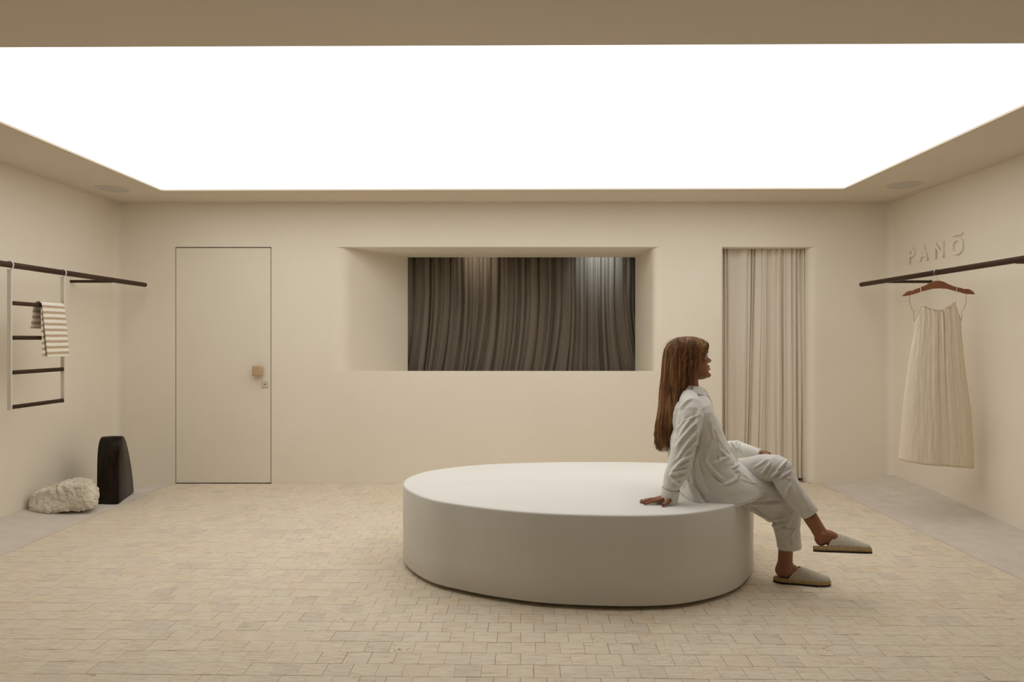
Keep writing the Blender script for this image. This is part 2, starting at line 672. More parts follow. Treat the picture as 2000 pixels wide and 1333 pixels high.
left_j = bullnose((DX1, YB), (NX0 + 0.085, YB), (NB0, YN), 0.10)
right_j = bullnose((NB1, YN), (NX1 - 0.03, YB), (WX0, YB), 0.075)
dl_j = bullnose((NX1, YB), (WX0, YB), (WX0, YW), 0.02)
dr_j = bullnose((WX1 - 0.022, YW), (WX1 - 0.022, YB), (XR, YB), 0.075)
end_r = arc(XR - fil, YB - fil, fil, 90, 0)
poly2 = [(DX1, YW), (DX1, YB)] + left_j + [(NB0, YN), (NB0, YW)]
poly3 = [(NB1, YW), (NB1, YN)] + right_j + dl_j + [(WX0, YW)]
poly4 = [(WX1 - 0.022, YW)] + dr_j + end_r + [(XR, YW)]
ZS = 1.0045


def sill(x, y):
    return ZS - max(0, (y - YB)) * 0.075


wb = MB()
for z0, z1 in ((-0.05, ZS), (ZS, ZH), (ZH, ZC + 0.1)):
    if z1 == ZS:
        wb.prism(poly1, z0, z1)
        wb.prism([(DX1, YW), (DX1, YB)] + dl_j + [(WX0, YW)], z0, sill)
        wb.prism(poly4, z0, z1)
    elif z1 == ZH:
        wb.prism(poly1, z0, z1)
        wb.prism(poly4, z0, z1)
        wb.prism(poly2, lambda x, y: sill(x, y) - 0.02 * (y > YB + 0.01), z1)
        wb.prism(poly3, lambda x, y: sill(x, y) - 0.02 * (y > YB + 0.01), z1)
    else:
        wb.prism([(XL, YW), (XL, YB - fil)] + arc(XL + fil, YB - fil, fil, 180, 90)[1:] + end_r + [(XR, YW)], z0, z1)
wb.obj('wall_back', M['plaster'], smooth=30, kind='structure', label='beige plaster back wall with door, niche and curtained doorway')

T = 0.15
MB().box((XL - T, YF - T, -0.05), (XL, YW, ZC + 0.1)).obj('wall_left', M['plaster'], kind='structure',
                                                          label='beige plaster wall behind the ladder rail')
MB().box((XR, YF - T, -0.05), (XR + T, YW, ZC + 0.1)).obj('wall_right', M['plaster'], kind='structure',
                                                          label='beige plaster wall with the raised lettering')
MB().box((XL, YF - T, -0.05), (XR, YF, ZC + 0.1)).obj('wall_front', M['low_bounce'], kind='structure',
                                                      label='unseen wall opposite the niche, coloured dark to cut bounce light')

# ceiling with the opening of the light panel
SK = [(-2.905, 2.868), (2.672, 2.818), (2.677, 5.549), (-2.903, 5.616)]
OUT = [(XL, YF), (XR, YF), (XR, YB), (XL, YB)]
cv, cf = [], []
for z in (ZC, ZC + 0.09):
    cv += [(x, y, z) for x, y in OUT] + [(x, y, z) for x, y in SK]
for k in range(4):
    j = (k + 1) % 4
    cf.append([k, j, 4 + j, 4 + k])
    cf.append([8 + k, 12 + k, 12 + j, 8 + j])
    cf.append([4 + k, 4 + j, 12 + j, 12 + k])
    cf.append([k, 8 + k, 8 + j, j])
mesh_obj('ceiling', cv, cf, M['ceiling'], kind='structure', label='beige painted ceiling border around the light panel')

lp = empty('light_panel', (0, 4.2, ZC), label='huge glowing white stretched ceiling panel above the plinth', cat='ceiling light')
cxs, cys = sum(p[0] for p in SK) / 4, sum(p[1] for p in SK) / 4
ins = [(cxs + (x - cxs) * 0.9985, cys + (y - cys) * 0.997) for x, y in SK]
MB().prism(ins, ZC + 0.010, ZC + 0.018).obj('membrane', M['panel'], lp)
fr = MB()
fr.loft([[(x, y, ZC + 0.020) for x, y in ins], [(x, y, ZC + 0.045) for x, y in ins]], True)
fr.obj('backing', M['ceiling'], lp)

# the space beyond the curtains
bx = MB()
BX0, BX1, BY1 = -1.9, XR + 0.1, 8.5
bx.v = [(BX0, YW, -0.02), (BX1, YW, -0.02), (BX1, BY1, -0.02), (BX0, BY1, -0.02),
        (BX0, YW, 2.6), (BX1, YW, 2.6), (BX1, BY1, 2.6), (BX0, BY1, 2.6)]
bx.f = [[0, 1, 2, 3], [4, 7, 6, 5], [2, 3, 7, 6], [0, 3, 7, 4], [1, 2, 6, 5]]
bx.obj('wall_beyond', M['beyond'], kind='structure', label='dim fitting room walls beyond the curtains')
for nm, loc, colr, en, sz in (('fitting_lamp', (0.86, 7.36, 2.44), (0.70, 0.85, 1.0), 95, 62),
                              ('fitting_lamp', (-0.37, 7.36, 2.44), (1.0, 0.92, 0.80), 36, 50)):
    ld = bpy.data.lights.new(nm, 'SPOT')
    ld.energy = en
    ld.color = colr
    ld.spot_size = math.radians(sz)
    ld.spot_blend = 1.0
    ld.shadow_soft_size = 0.06
    lo = bpy.data.objects.new(nm, ld)
    COL.objects.link(lo)
    lo.location = loc
    lo.rotation_euler = (math.radians(-50), 0, 0)

# door
dr = empty('door_1', ((DX0 + DX1) / 2, YB, 0), kind='structure', label='flush plaster-coloured door with wooden block knob')
MB().box((DX0 + 0.008, YB + 0.003, 0.007), (DX1 - 0.008, YB + 0.048, ZH - 0.009)).obj('door_leaf', M['door'], dr)
MB().box((DX0 - 0.05, YB + 0.05, -0.01), (DX1 + 0.05, YB + 0.09, ZH + 0.04)).obj('gap_shade_sheet', M['gap'], dr)  # dark sheet added behind the leaf, painted as the shade in the gap
kc = P(503.5, 725, YB - 0.035)
kn = MB().box((kc.x - 0.045, YB - 0.062, kc.z - 0.047), (kc.x + 0.045, YB - 0.018, kc.z + 0.047))
ko = kn.obj('knob', M['knob_wood'], dr, label='pale wooden block knob')
bevel_obj(ko, 0.014, 3)
ks = MB().tube([(kc.x, YB - 0.024, kc.z), (kc.x, YB + 0.003, kc.z)], 0.018, 14).obj('stem', M['knob_wood'], None, smooth=40)
parent_keep(ks, dr)
pc = P(518, 751, YB)
lk = MB().box((pc.x - 0.027, YB - 0.007, pc.z - 0.028), (pc.x + 0.027, YB + 0.003, pc.z + 0.028)).obj('lock_plate', M['plate'], dr)
bevel_obj(lk, 0.002, 2)
MB().tube([(pc.x, YB - 0.0085, pc.z), (pc.x, YB - 0.005, pc.z)], 0.006, 12).obj('keyhole', M['keyhole'], dr)

# ------------------------------------------------------------------ floor: slab, travertine tiles, edging
AL = -0.0165
TX, TY, GAP = 0.1015, 0.0998, 0.0022
pl0, pl1 = P(0, 1087, 1.283 * F / (1087 - 664)), P(335, 946, 1.283 * F / (946 - 664))
pr0, pr1 = P(2000, 1135, 1.283 * F / (1135 - 664)), P(1612, 951, 1.283 * F / (951 - 664))


def edge_l(y):
    return pl0.x + (pl1.x - pl0.x) * (y - pl0.y) / (pl1.y - pl0.y)


def edge_r(y):
    return pr0.x + (pr1.x - pr0.x) * (y - pr0.y) / (pr1.y - pr0.y)


floor = MB().box((XL, YF, -0.10), (XR, 7.0, -0.0045)).obj('floor', M['grout'], kind='structure',
                                                         label='pale travertine block floor with thin brown joints')


def tile_mesh(w, h):
    b = 0.0008
    x, y = w / 2, h / 2
    v = [(-x, -y, -0.012), (x, -y, -0.012), (x, y, -0.012), (-x, y, -0.012),
         (-x, -y, -b), (x, -y, -b), (x, y, -b), (-x, y, -b),
         (-x + b, -y + b, 0), (x - b, -y + b, 0), (x - b, y - b, 0), (-x + b, y - b, 0)]
    f = [[8, 9, 10, 11]]
    for k in range(4):
        j = (k + 1) % 4
        f += [[k, j, 4 + j, 4 + k], [4 + k, 4 + j, 8 + j, 8 + k]]
    return v, f


ca, sa = math.cos(AL), math.sin(AL)
OX, OY = -0.115, 2.794
tiles = []
rr = random.Random(5)
for r in range(-48, 38):
    off = (0.0 if r % 2 else 0.5) + rr.uniform(-0.06, 0.06)
    y0 = r * TY
    x = -45 * TX + off * TX + 0.115 + 0.03
    while x < 45 * TX:
        w = TX * (1 + rr.uniform(-0.012, 0.012))
        cx_, cy_ = x + w / 2, y0 + TY / 2
        wx, wy = OX + cx_ * ca - cy_ * sa, OY + cx_ * sa + cy_ * ca
        x += w
        if wy < YF + 0.06:
            continue
        inDoor = (WX0 + 0.03 < wx < WX1 - 0.05)
        if wx + w / 2 < edge_l(wy) + 0.004 or wx - w / 2 > edge_r(wy) - 0.004 or wy - TY / 2 > YB + (0.22 if inDoor else -0.012):
            continue
        cut = wx - w / 2 < edge_l(wy) + 0.006 or wx + w / 2 > edge_r(wy) - 0.006 or wy + TY / 2 > YB - 0.006
        tiles.append((wx, wy, w - rr.choice((0.0003, 0.0006, 0.0010, 0.0014, 0.0020)), TY - rr.uniform(0.0008, 0.0017), rr.uniform(-0.0006, 0.0004),
                      rr.uniform(-0.006, 0.006), rr.uniform(-0.006, 0.006), cut, inDoor))


def seen(t):
    X, Y = t[0], t[1]
    if Y < 2.50 or t[7]:
        return False
    u, v = VX + X / Y * F, VY + CAMZ / Y * F
    if not (-10 < u < 2010 and v < 1345):
        return False
    return True


order = sorted([t for t in tiles if seen(t)], key=lambda t: t[1])[:300]
sel = set(id(t) for t in order)
tv, tf = tile_mesh(1, 1)
base_w, base_h = TX - 0.0016, TY - 0.0016
bv, bf = tile_mesh(base_w, base_h)
tme = bpy.data.meshes.new('tile')
tme.from_pydata(bv, [], bf)
tme.update()
tme.materials.append(M['tile'])
for t in order:
    o = bpy.data.objects.new('tile', tme)
    COL.objects.link(o)
    o.parent = floor
    o.location = (t[0], t[1], t[4])
    o.scale = (t[2] / base_w, t[3] / base_h, 1)
    o.rotation_euler = (t[5], t[6], AL)
fv, ff = [], []
for t in tiles:
    if id(t) in sel:
        continue
    v, f = tile_mesh(t[2], t[3])
    i = len(fv)
    for (a, b, c) in v:
        gx, gy = t[0] + a * ca - b * sa, t[1] + a * sa + b * ca
        if t[7]:
            gy = min(gy, YB + 0.25 if t[8] else YB - 0.0025)
            gx = min(max(gx, edge_l(gy) + 0.001), edge_r(gy) - 0.001)
        fv.append((gx, gy, t[4] + c + a * t[6] * -1 + b * t[5]))
    ff += [[i + q for q in g] for g in f]
tm = bpy.data.meshes.new('tile_field')
tm.from_pydata(fv, [], ff)
tm.update()
tm.materials.append(M['tile'])
to = bpy.data.objects.new('tile_field', tm)
COL.objects.link(to)
to.parent = floor
to['kind'] = 'stuff'

for nm, ed, sgn in (('trim_1', edge_l, -1), ('trim_2', edge_r, 1)):
    y0, y1 = YF, YB
    e0, e1 = ed(y0), ed(y1)
    MB().prism([(e0, y0), (e1, y1), (e1 + sgn * 0.006, y1), (e0 + sgn * 0.006, y0)] if sgn > 0 else
               [(e0, y0), (e0 - 0.006, y0), (e1 - 0.006, y1), (e1, y1)], -0.02, 0.0012).obj(nm, M['trim'], kind='structure',
                                                                                          label='thin pale edging strip between tiles and sand')


# ------------------------------------------------------------------ sand beds
def sand_h(x, y, side):
    if side < 0:
        e = edge_l(y) - 0.006
        t = (e - x) / max(0.05, e - XL)
        peak = 0.070 + 0.020 * math.sin(y * 2.1 + 0.6)
        peak *= min(1.0, max(0.22, (YB - y) / 0.7))
    else:
        e = edge_r(y) + 0.006
        t = (x - e) / max(0.05, XR - e)
        peak = 0.050 + 0.022 * math.sin(y * 3.3 + 2.2)
        g = math.exp(-((y - 6.05) / 0.30) ** 2)
        peak += 0.035 * g
    t = min(1, max(0, t))
    s = t ** 1.7
    h = -0.002 + peak * s
    h += 0.010 * t * (1 - 0.3 * t) * noise.noise(Vector((x * 2.6, y * 2.2, side * 7.0)))
    h += 0.0035 * min(1, t * 4) * noise.noise(Vector((x * 11, y * 9, side * 3.0)))
    h += 0.0022 * min(1, t * 5) * math.sin(y * 30 + 9 * noise.noise(Vector((x * 3, y * 1.5, 2))))
    return h


def sand_bed(side, label):
    nx, ny = 36, 260
    v, f = [], []
    for j in range(ny + 1):
        y = YF + 0.002 + (YB - 0.002 - YF) * j / ny
        a = (edge_l(y) - 0.006) if side < 0 else (edge_r(y) + 0.006)
        b = XL + 0.001 if side < 0 else XR - 0.001
        for i in range(nx + 1):
            x = a + (b - a) * i / nx
            v.append((x, y, sand_h(x, y, side)))
    for j in range(ny):
        for i in range(nx):
            k = j * (nx + 1) + i
            f.append([k, k + 1, k + nx + 2, k + nx + 1])
    # skirt down to the slab
    n = len(v)
    ring = [j * (nx + 1) for j in range(ny + 1)] + [ny * (nx + 1) + i for i in range(1, nx + 1)] + \
           [j * (nx + 1) + nx for j in range(ny - 1, -1, -1)] + [i for i in range(nx - 1, 0, -1)]
    for k in ring:
        v.append((v[k][0], v[k][1], -0.0045))
    m = len(ring)
    for q in range(m):
        f.append([ring[q], ring[(q + 1) % m], n + (q + 1) % m, n + q])
    f.append([n + q for q in range(m)])
    return mesh_obj('sand_bed', v, f, M['sand'], smooth=50, label=label, cat='sand', kind='stuff')


sand_bed(-1, 'grey sand strip banked against the wall under the hanging ladder')
sand_bed(1, 'grey sand strip banked against the wall under the hanging dress')


# ------------------------------------------------------------------ the oval plinth
def resample(pts, n):
    pts = [Vector((p[0], p[1])) for p in pts]
    pts.append(pts[0])
    L = [0]
    for a, b in zip(pts, pts[1:]):
        L.append(L[-1] + (b - a).length)
    out, i = [], 0
    for k in range(n):
        s = L[-1] * k / n
        while L[i + 1] < s:
            i += 1
        t = (s - L[i]) / (L[i + 1] - L[i])
        out.append(pts[i].lerp(pts[i + 1], t))
    return out


PO = [(-.645, 3.93), (-.575, 3.745), (-.43, 3.54), (-.27, 3.44), (-.14, 3.367), (.11, 3.275), (.36, 3.237), (.58, 3.228), (.78, 3.25),
      (.95, 3.325), (1.07, 3.405), (1.18, 3.52), (1.29, 3.71), (1.358, 3.88), (1.385, 4.08), (1.36, 4.28), (1.26, 4.46), (1.08, 4.59),
      (.82, 4.64), (.54, 4.645), (.26, 4.636), (-.19, 4.558), (-.478, 4.396), (-.60, 4.25), (-.65, 4.09)]
pl = resample(closed_spline([(x, y, 0) for x, y in PO], 400), 240)
for _ in range(14):
    pl = [(pl[k - 1] + pl[k] * 2 + pl[(k + 1) % 240]) / 4 for k in range(240)]
nrm = []
for k in range(240):
    d = pl[(k + 1) % 240] - pl[k - 1]
    nrm.append(Vector((d.y, -d.x)).normalized())
ZP = 0.452


def off(e, z):
    return [(pl[k].x + nrm[k].x * e, pl[k].y + nrm[k].y * e, z) for k in range(240)]


plinth = empty('plinth', (0.37, 3.94, 0), label='large white oval plaster plinth on the tiled floor', cat='plinth')
b = MB()
b.loft([off(-0.003, 0.021), off(0, 0.026), off(0, 0.15), off(0.0015, 0.30), off(0, ZP - 0.010), off(-0.0015, ZP - 0.005),
        off(-0.005, ZP - 0.0015), off(-0.010, ZP), off(-0.06, ZP)])
b.obj('body', M['plinth'], plinth, smooth=40)
MB().loft([off(-0.07, 0.0015), off(-0.07, 0.022)]).obj('recessed_base', M['shadow_base'], plinth, label='recessed base with its shadow painted dark')

# ------------------------------------------------------------------ clothes rails
ZR = 1.763
XRL, XRR = -3.232, 3.017


def rail(x, y0, y1, wallx, ybr, label):
    r = empty('clothes_rail', (x, (y0 + y1) / 2, ZR), label=label, cat='rail')
    MB().tube([(x, y0, ZR), (x, y1, ZR)], 0.0195, 20, round_ends=True).obj('pole', M['dark_wood'], r, smooth=60)
    for yb in ybr:
        s = 1 if wallx > x else -1
        MB().tube([(x - s * 0.004, yb, ZR - 0.012), (wallx - s * 0.0, yb, ZR - 0.012)], 0.0115, 14).obj('bracket', M['dark_wood'], r, smooth=60)
    return r


rail(XRL, 2.9, 5.965, XL, (3.7, 5.47), 'dark wooden clothes rail carrying the white ladder')
rail(XRR, 2.9, 5.935, XR, (4.10, 5.50), 'dark wooden clothes rail carrying the cream dress')

# ------------------------------------------------------------------ hanging ladder
YA, YB2 = 4.37, 4.885
lad = empty('display_ladder', (XRL, (YA + YB2) / 2, 0.83), label='white display ladder with dark wooden rungs hooked on the rail', cat='ladder')
for y in (YA, YB2):
    po = MB().box((XRL - 0.0135, y - 0.006, 0.832), (XRL + 0.0135, y + 0.006, 1.734)).obj('post', M['ladder_paint'], lad)
    bevel_obj(po, 0.002, 2)
    pts = [(XRL + 0.004, y, 1.722), (XRL + 0.006, y, 1.736), (XRL + 0.020, y, 1.742)]
    for a in range(-25, 200, 15):
        pts.append((XRL + 0.0238 * math.cos(math.radians(a)), y, ZR + 0.0238 * math.sin(math.radians(a))))
    MB().tube(pts, 0.0042, 10, round_ends=True).obj('hook', M['hook_paint'], lad, smooth=60)
for k, z in enumerate((1.519, 1.296, 1.072, 0.849)):
    MB().tube([(XRL, YA + 0.006, z), (XRL, YB2 - 0.006, z)], 0.0138, 16).obj('rung', M['dark_wood'], lad, smooth=60)


# ------------------------------------------------------------------ striped towel over the top rung
def towel_sheet(path, ynear, yfar, name, parent, th, vstart, bulge=0.0, **kw):
    pts = bez(path, 46)
    ny = 14
    v, f, uv = [], [], []
    s = vstart
    for k, p in enumerate(pts):
        if k:
            s += (p - pts[k - 1]).length
        t = k / 45
        a, c = ynear(t), yfar(t)
        for j in range(ny + 1):
            q = j / ny
            y = a + (c - a) * q
            wob = 0.003 * noise.noise(Vector((y * 16, s * 12, 3))) * min(1, abs(t - 0.55) * 5)
            v.append((p.x + wob + bulge * math.sin(q * math.pi), y, p.z))
            uv.append((y, s + 0.002 * noise.noise(Vector((y * 14, s * 5, 1)))))
    for k in range(45):
        for j in range(ny):
            i = k * (ny + 1) + j
            f.append([i, i + 1, i + ny + 2, i + ny + 1])
    me = bpy.data.meshes.new(name)
    me.from_pydata(v, [], f)
    me.update()
    lay = me.uv_layers.new(name='UVMap')
    for lp_ in me.loops:
        lay.data[lp_.index].uv = uv[lp_.vertex_index]
    me.shade_smooth()
    me.materials.append(M['towel'])
    o = bpy.data.objects.new(name, me)
    COL.objects.link(o)
    solidify(o, th, 1.0 if kw.pop('outer', True) else -1.0)
    bevel_obj(o, 0.0025, 2)
    finish(o, None, **kw)
    if parent:
        parent_keep(o, parent)
    return o


zr = 1.519
path_o = [(-3.172, 0, 1.163), (-3.184, 0, 1.30), (-3.197, 0, 1.43), (-3.2065, 0, 1.515), (-3.2125, 0, 1.531), (-3.226, 0, 1.5395),
          (-3.240, 0, 1.5375), (-3.2515, 0, 1.528), (-3.2545, 0, 1.51), (-3.262, 0, 1.44), (-3.275, 0, 1.36)]
tw = towel_sheet(path_o, lambda t: 4.628 - 0.004 * t, lambda t: 4.846 + (0.010 if t < .5 else 0), 'towel', None, 0.007, 0.0, outer=True,
                 label='brown and cream striped towel folded over the top rung of the ladder', cat='towel')
path_i = [(-3.188, 0, 1.172), (-3.199, 0, 1.30), (-3.207, 0, 1.43), (-3.2118, 0, 1.505)]
towel_sheet(path_i, lambda t: 4.608 + 0.018 * t, lambda t: 4.842, 'inner_fold', tw, 0.005, 0.02, outer=True)

# ------------------------------------------------------------------ limestone block
bm = bmesh.new()
bmesh.ops.create_cube(bm, size=2.0)
bmesh.ops.subdivide_edges(bm, edges=bm.edges[:], cuts=62, use_grid_fill=True)
HX, HY, HZ = 0.214, 0.100, 0.112
rot = Matrix.Rotation(math.radians(9), 3, 'Z')
rc = Vector((-3.322, 5.045, 0.130))
for v in bm.verts:
    c = v.co.copy()
    r6 = (abs(c.x) ** 5 + abs(c.y) ** 5 + abs(c.z) ** 5) ** (1 / 5)
    q = c / r6
    p = Vector((q.x * HX, q.y * HY, q.z * HZ))
    k = (p.x + HX) / (2 * HX)
    n = Vector((q.x ** 3 / HX, q.y ** 3 / HY, q.z ** 3 / HZ)).normalized()
    if p.z > -0.04:                                  # the top falls away to the wall end
        p.z = -0.04 + (p.z + 0.04) * (0.46 + 0.56 * min(1, k * 1.55) - 0.05 * max(0, k - 0.8) * 5)
    p.x -= 0.030 * max(0, p.z) / HZ * (1 if p.x > 0 else 0.1)
    d = 0.020 * noise.fractal(p * 7 + Vector((3, 1, 7)), 0.9, 2.1, 3)
    cell = noise.voronoi(Vector((p.x * 17, p.y * 17, p.z * 9)) + Vector((2, 5, 1)))[0]
    d -= 0.030 * max(0.0, 0.30 - (cell[1] - cell[0]))
    d += 0.010 * (noise.turbulence(Vector((p.x * 22, p.y * 22, p.z * 12)), 4, True) - 0.55)
    d += 0.0045 * noise.noise(p * 55) + 0.0030 * noise.noise(p * 120)
    pit = noise.voronoi(p * 26 + Vector((7, 3, 2)))[0][0]
    d -= 0.010 * max(0.0, 1 - pit / 0.22) * (noise.noise(p * 9 + Vector((1, 8, 3))) > 0.05)
    p += n * d
    v.co = rot @ p + rc
    v.co.x = max(v.co.x, XL + 0.012)
    v.co.z = max(v.co.z, 0.004)
me = bpy.data.meshes.new('limestone_block')
bm.to_mesh(me)
bm.free()
me.shade_smooth()
me.materials.append(M['rock'])
ro = bpy.data.objects.new('limestone_block', me)
COL.objects.link(ro)
finish(ro, label='rough pale limestone block lying on the sand by the wall', cat='stone')

# ------------------------------------------------------------------ black arched sculpture
prof = [(0.006, 0.0), (0.001, 0.06), (0.0, 0.16), (0.003, 0.28), (0.015, 0.39), (0.040, 0.465), (0.078, 0.505), (0.118, 0.513), (0.160, 0.494),
        (0.215, 0.437), (0.280, 0.345), (0.340, 0.235), (0.385, 0.115), (0.412, 0.0)]
pp = bez([(a, b_, 0) for a, b_ in prof], 60)
ld = Vector((-0.25, 0.968, 0)).normalized()
td = Vector((-0.968, -0.25, 0)).normalized()
o0 = Vector((-3.082, 5.315, 0.005))
rings = []
cc = Vector((0.17, 0.22, 0))
for t, ins_ in ((0, 0.010), (0.002, 0.005), (0.006, 0.0015), (0.012, 0), (0.080, -0.003), (0.142, 0), (0.148, 0.0015), (0.152, 0.005), (0.154, 0.010)):
    ring = []
    for p in pp:
        dirc = (p - cc)
        q = p - dirc.normalized() * ins_
        q.y = max(0, q.y)
        ring.append(o0 + ld * q.x + td * t + Vector((0, 0, q.y)))
    rings.append(ring)
MB().loft(rings).obj('arched_sculpture', M['black'], smooth=40, label='polished black arched slab standing in the sand beside the limestone',
                     cat='sculpture')


# ------------------------------------------------------------------ curtains
def curtain(name, x0, x1, z0, z1, yc, amp, seed, fmin, fmax, m, sweep, nu=900, nz=40, sharp=1.0, env=None, clefts=(), cs_=1.0, **kw):
    rg = random.Random(seed)
    ph, phs = 0.0, []
    for i in range(nu + 1):
        u = i / nu
        x = x0 + (x1 - x0) * u
        k = 0.5 + 0.5 * noise.noise(Vector((x * 5.0, seed * 1.7, 0.3))) + 0.35 * noise.noise(Vector((x * 14.0, seed * 0.7, 4.3)))
        k = min(1, max(0, k)) ** 1.4
        ph += (fmin + (fmax - fmin) * k) * (x1 - x0) / nu
        phs.append(ph)
    v, f = [], []
    for j in range(nz + 1):
        w = j / nz
        z = z0 + (z1 - z0) * w
        for i in range(nu + 1):
            u = i / nu
            x = x0 + (x1 - x0) * u
            p = phs[i] + 0.5 * noise.noise(Vector((x * 6, z * 1.3, seed)))
            a = amp * (0.55 + 0.9 * abs(noise.noise(Vector((x * 4.2, z * 0.5, seed + 9)))))
            if env:
                a *= env(u, w)
            s = math.sin(p)
            s = math.copysign(abs(s) ** sharp, s)
            y = yc + a * s + amp * 0.22 * math.sin(2.3 * p + 1.1) + amp * 0.35 * noise.noise(Vector((x * 3, z * 0.8, seed + 4)))
            for cu_, cd_, cw_ in clefts:
                g_ = (x - x0) / (x1 - x0) - cu_
                if abs(g_) < 4 * cw_:
                    y += cs_ * cd_ * (math.exp(-(g_ / cw_) ** 2) - 0.35 * math.exp(-((g_ - 2.2 * cw_) / (1.3 * cw_)) ** 2)) * (0.75 + 0.25 * math.sin(w * 5 + cu_ * 40))
            xx = x + 0.25 * a * math.cos(p * 2) + sweep(u, w, x)
            v.append((min(x1 + 0.02, max(x0 - 0.02, xx)), y, z))
    n = nu + 1
    for j in range(nz):
        for i in range(nu):
            k = j * n + i
            f.append([k, k + 1, k + n + 1, k + n])
    return mesh_obj(name, v, f, m, smooth=180, **kw)


def niche_sweep(u, w, x):
    b_ = max(0.0, 1 - w / 0.62)
    k = -0.085 if u < 0.66 else (-0.085 + 0.19 * min(1, (u - 0.66) / 0.22))
    return b_ ** 2.0 * k * (1 + 0.5 * noise.noise(Vector((x * 5, 3, 1))))


curtain('curtain', NB0 - 0.16, NB1 + 0.16, 0.925, 2.34, YN + 0.085, 0.030, 3, 16, 120, M['curtain_dark'], niche_sweep, nu=1500, nz=44, sharp=0.8,
        clefts=[((0.16 + u_ * 2.284) / 2.604, 0.030 if k_ % 3 else 0.045, 0.0028 if k_ % 2 else 0.0045) for k_, u_ in enumerate(
            (0.02, 0.095, 0.11, 0.185, 0.217, 0.243, 0.27, 0.36, 0.40, 0.47, 0.535, 0.577, 0.618, 0.648, 0.68, 0.725, 0.76, 0.795, 0.85, 0.91, 0.95, 0.985))],
        
        label='dark taupe pleated curtain closing the back of the niche', cat='curtain')


def door_sweep(u, w, x):
    return -0.05 * (1 - w) ** 1.6 * math.exp(-((u - 0.42) / 0.16) ** 2) + 0.03 * (1 - w) * (u > 0.5) * (u - 0.5)


curtain('curtain', WX0 + 0.008, WX1 - 0.030, 0.022, 2.30, YB + 0.115, 0.020, 8, 8, 80, M['curtain_linen'], door_sweep, nu=700, nz=40, sharp=0.85, cs_=0.75,
        clefts=[(0.022, 0.045, 0.008), (0.052, 0.050, 0.007), (0.095, 0.030, 0.008), (0.20, 0.012, 0.014), (0.345, 0.030, 0.010), (0.385, 0.050, 0.010),
                (0.425, 0.030, 0.008), (0.505, 0.028, 0.008), (0.61, 0.016, 0.010), (0.68, 0.026, 0.010), (0.76, 0.026, 0.010), (0.865, 0.045, 0.012),
                (0.93, 0.035, 0.009), (0.975, 0.050, 0.008)],
        
        label='cream linen curtain hanging in the narrow doorway behind the person', cat='curtain')

# ------------------------------------------------------------------ raised lettering
sign = empty('wall_lettering', (XR, 5.46, 1.93), label='raised plaster-coloured wall letters reading PANŌ above the rail', cat='sign')


def letter(ch, ya, yb_, z0, z1):
    cu = bpy.data.curves.new('t', 'FONT')
    cu.body = ch
    cu.size = 0.16
    cu.extrude = 0.0065
    cu.bevel_depth = 0.0018
    cu.bevel_resolution = 2
    cu.offset = 0.0016
    ob = bpy.data.objects.new('t', cu)
    COL.objects.link(ob)
    bpy.context.view_layer.update()
    me = bpy.data.meshes.new_from_object(ob.evaluated_get(bpy.context.evaluated_depsgraph_get()))
    bpy.data.objects.remove(ob, do_unlink=True)
    co = [v.co.copy() for v in me.vertices]
    mn = [min(c[i] for c in co) for i in range(3)]
    mx = [max(c[i] for c in co) for i in range(3)]
    for v, c in zip(me.vertices, co):
        s = (c.x - mn[0]) / (mx[0] - mn[0])
        h = (c.y - mn[1]) / (mx[1] - mn[1])
        v.co = (XR + 0.0005 - (c.z - mn[2]), ya + (yb_ - ya) * s, z0 + (z1 - z0) * h)
    me.materials.append(M['plaster'])
    o = bpy.data.objects.new('letter', me)
    COL.objects.link(o)
    parent_keep(o, sign)


letter('P', 5.815, 5.715, 1.930, 2.055)
letter('A', 5.660, 5.535, 1.930, 2.055)
letter('N', 5.452, 5.332, 1.930, 2.055)
letter('O', 5.242, 5.100, 1.927, 2.058)
mc = MB().box((XR - 0.015, 5.112, 2.073), (XR + 0.0005, 5.225, 2.094)).obj('macron', M['plaster'], sign)
bevel_obj(mc, 0.002, 2)

# ------------------------------------------------------------------ ceiling loudspeakers
for x, y, r, lb in ((-3.262, 5.54, 0.125, 'round flush ceiling speaker above the ladder side'),
                    (3.085, 5.41, 0.130, 'round flush ceiling speaker above the lettering')):
    s = empty('ceiling_speaker', (x, y, ZC), label=lb, cat='speaker', group='flush ceiling speakers')
    rings = []
    for rad, z in ((r - 0.014, ZC), (r - 0.014, ZC - 0.004), (r - 0.004, ZC - 0.006), (r, ZC - 0.003), (r, ZC)):
        rings.append([(x + rad * math.cos(2 * math.pi * k / 48), y + rad * math.sin(2 * math.pi * k / 48), z) for k in range(48)])
    MB().loft(rings, False).obj('rim', M['speaker_rim'], s, smooth=40)
    MB().tube([(x, y, ZC), (x, y, ZC - 0.003)], r - 0.013, 48).obj('grille', M['speaker'], s)

# ------------------------------------------------------------------ hanger and dress
DH = 4.875
up = [(1761.5, 578.8), (1769.4, 571.5), (1775.7, 568.5), (1780, 568.1), (1781.5, 569.8), (1784, 566.7), (1794.6, 563), (1807, 557.8),
      (1818.8, 551.5), (1826, 548.9), (1832.4, 548.6), (1840.8, 550), (1851.3, 555.2), (1864, 560.4), (1879.7, 563.6), (1882, 565.6),
      (1884, 564.6), (1892, 565.2), (1898.6, 568.8), (1903.8, 574.6)]
lo = [(1901.7, 575.4), (1887, 574.6), (1866, 568.8), (1850, 564.6), (1834.5, 563.6), (1820.9, 564.6), (1802, 569.4), (1786, 574.6),
      (1774.7, 577.6), (1765, 579)]
hg = empty('clothes_hanger', tuple(P(1831, 549, DH)), label='reddish brown wooden hanger hooked on the rail above the dress', cat='hanger')
ol = [P(a, b_, DH) for a, b_ in up + lo]
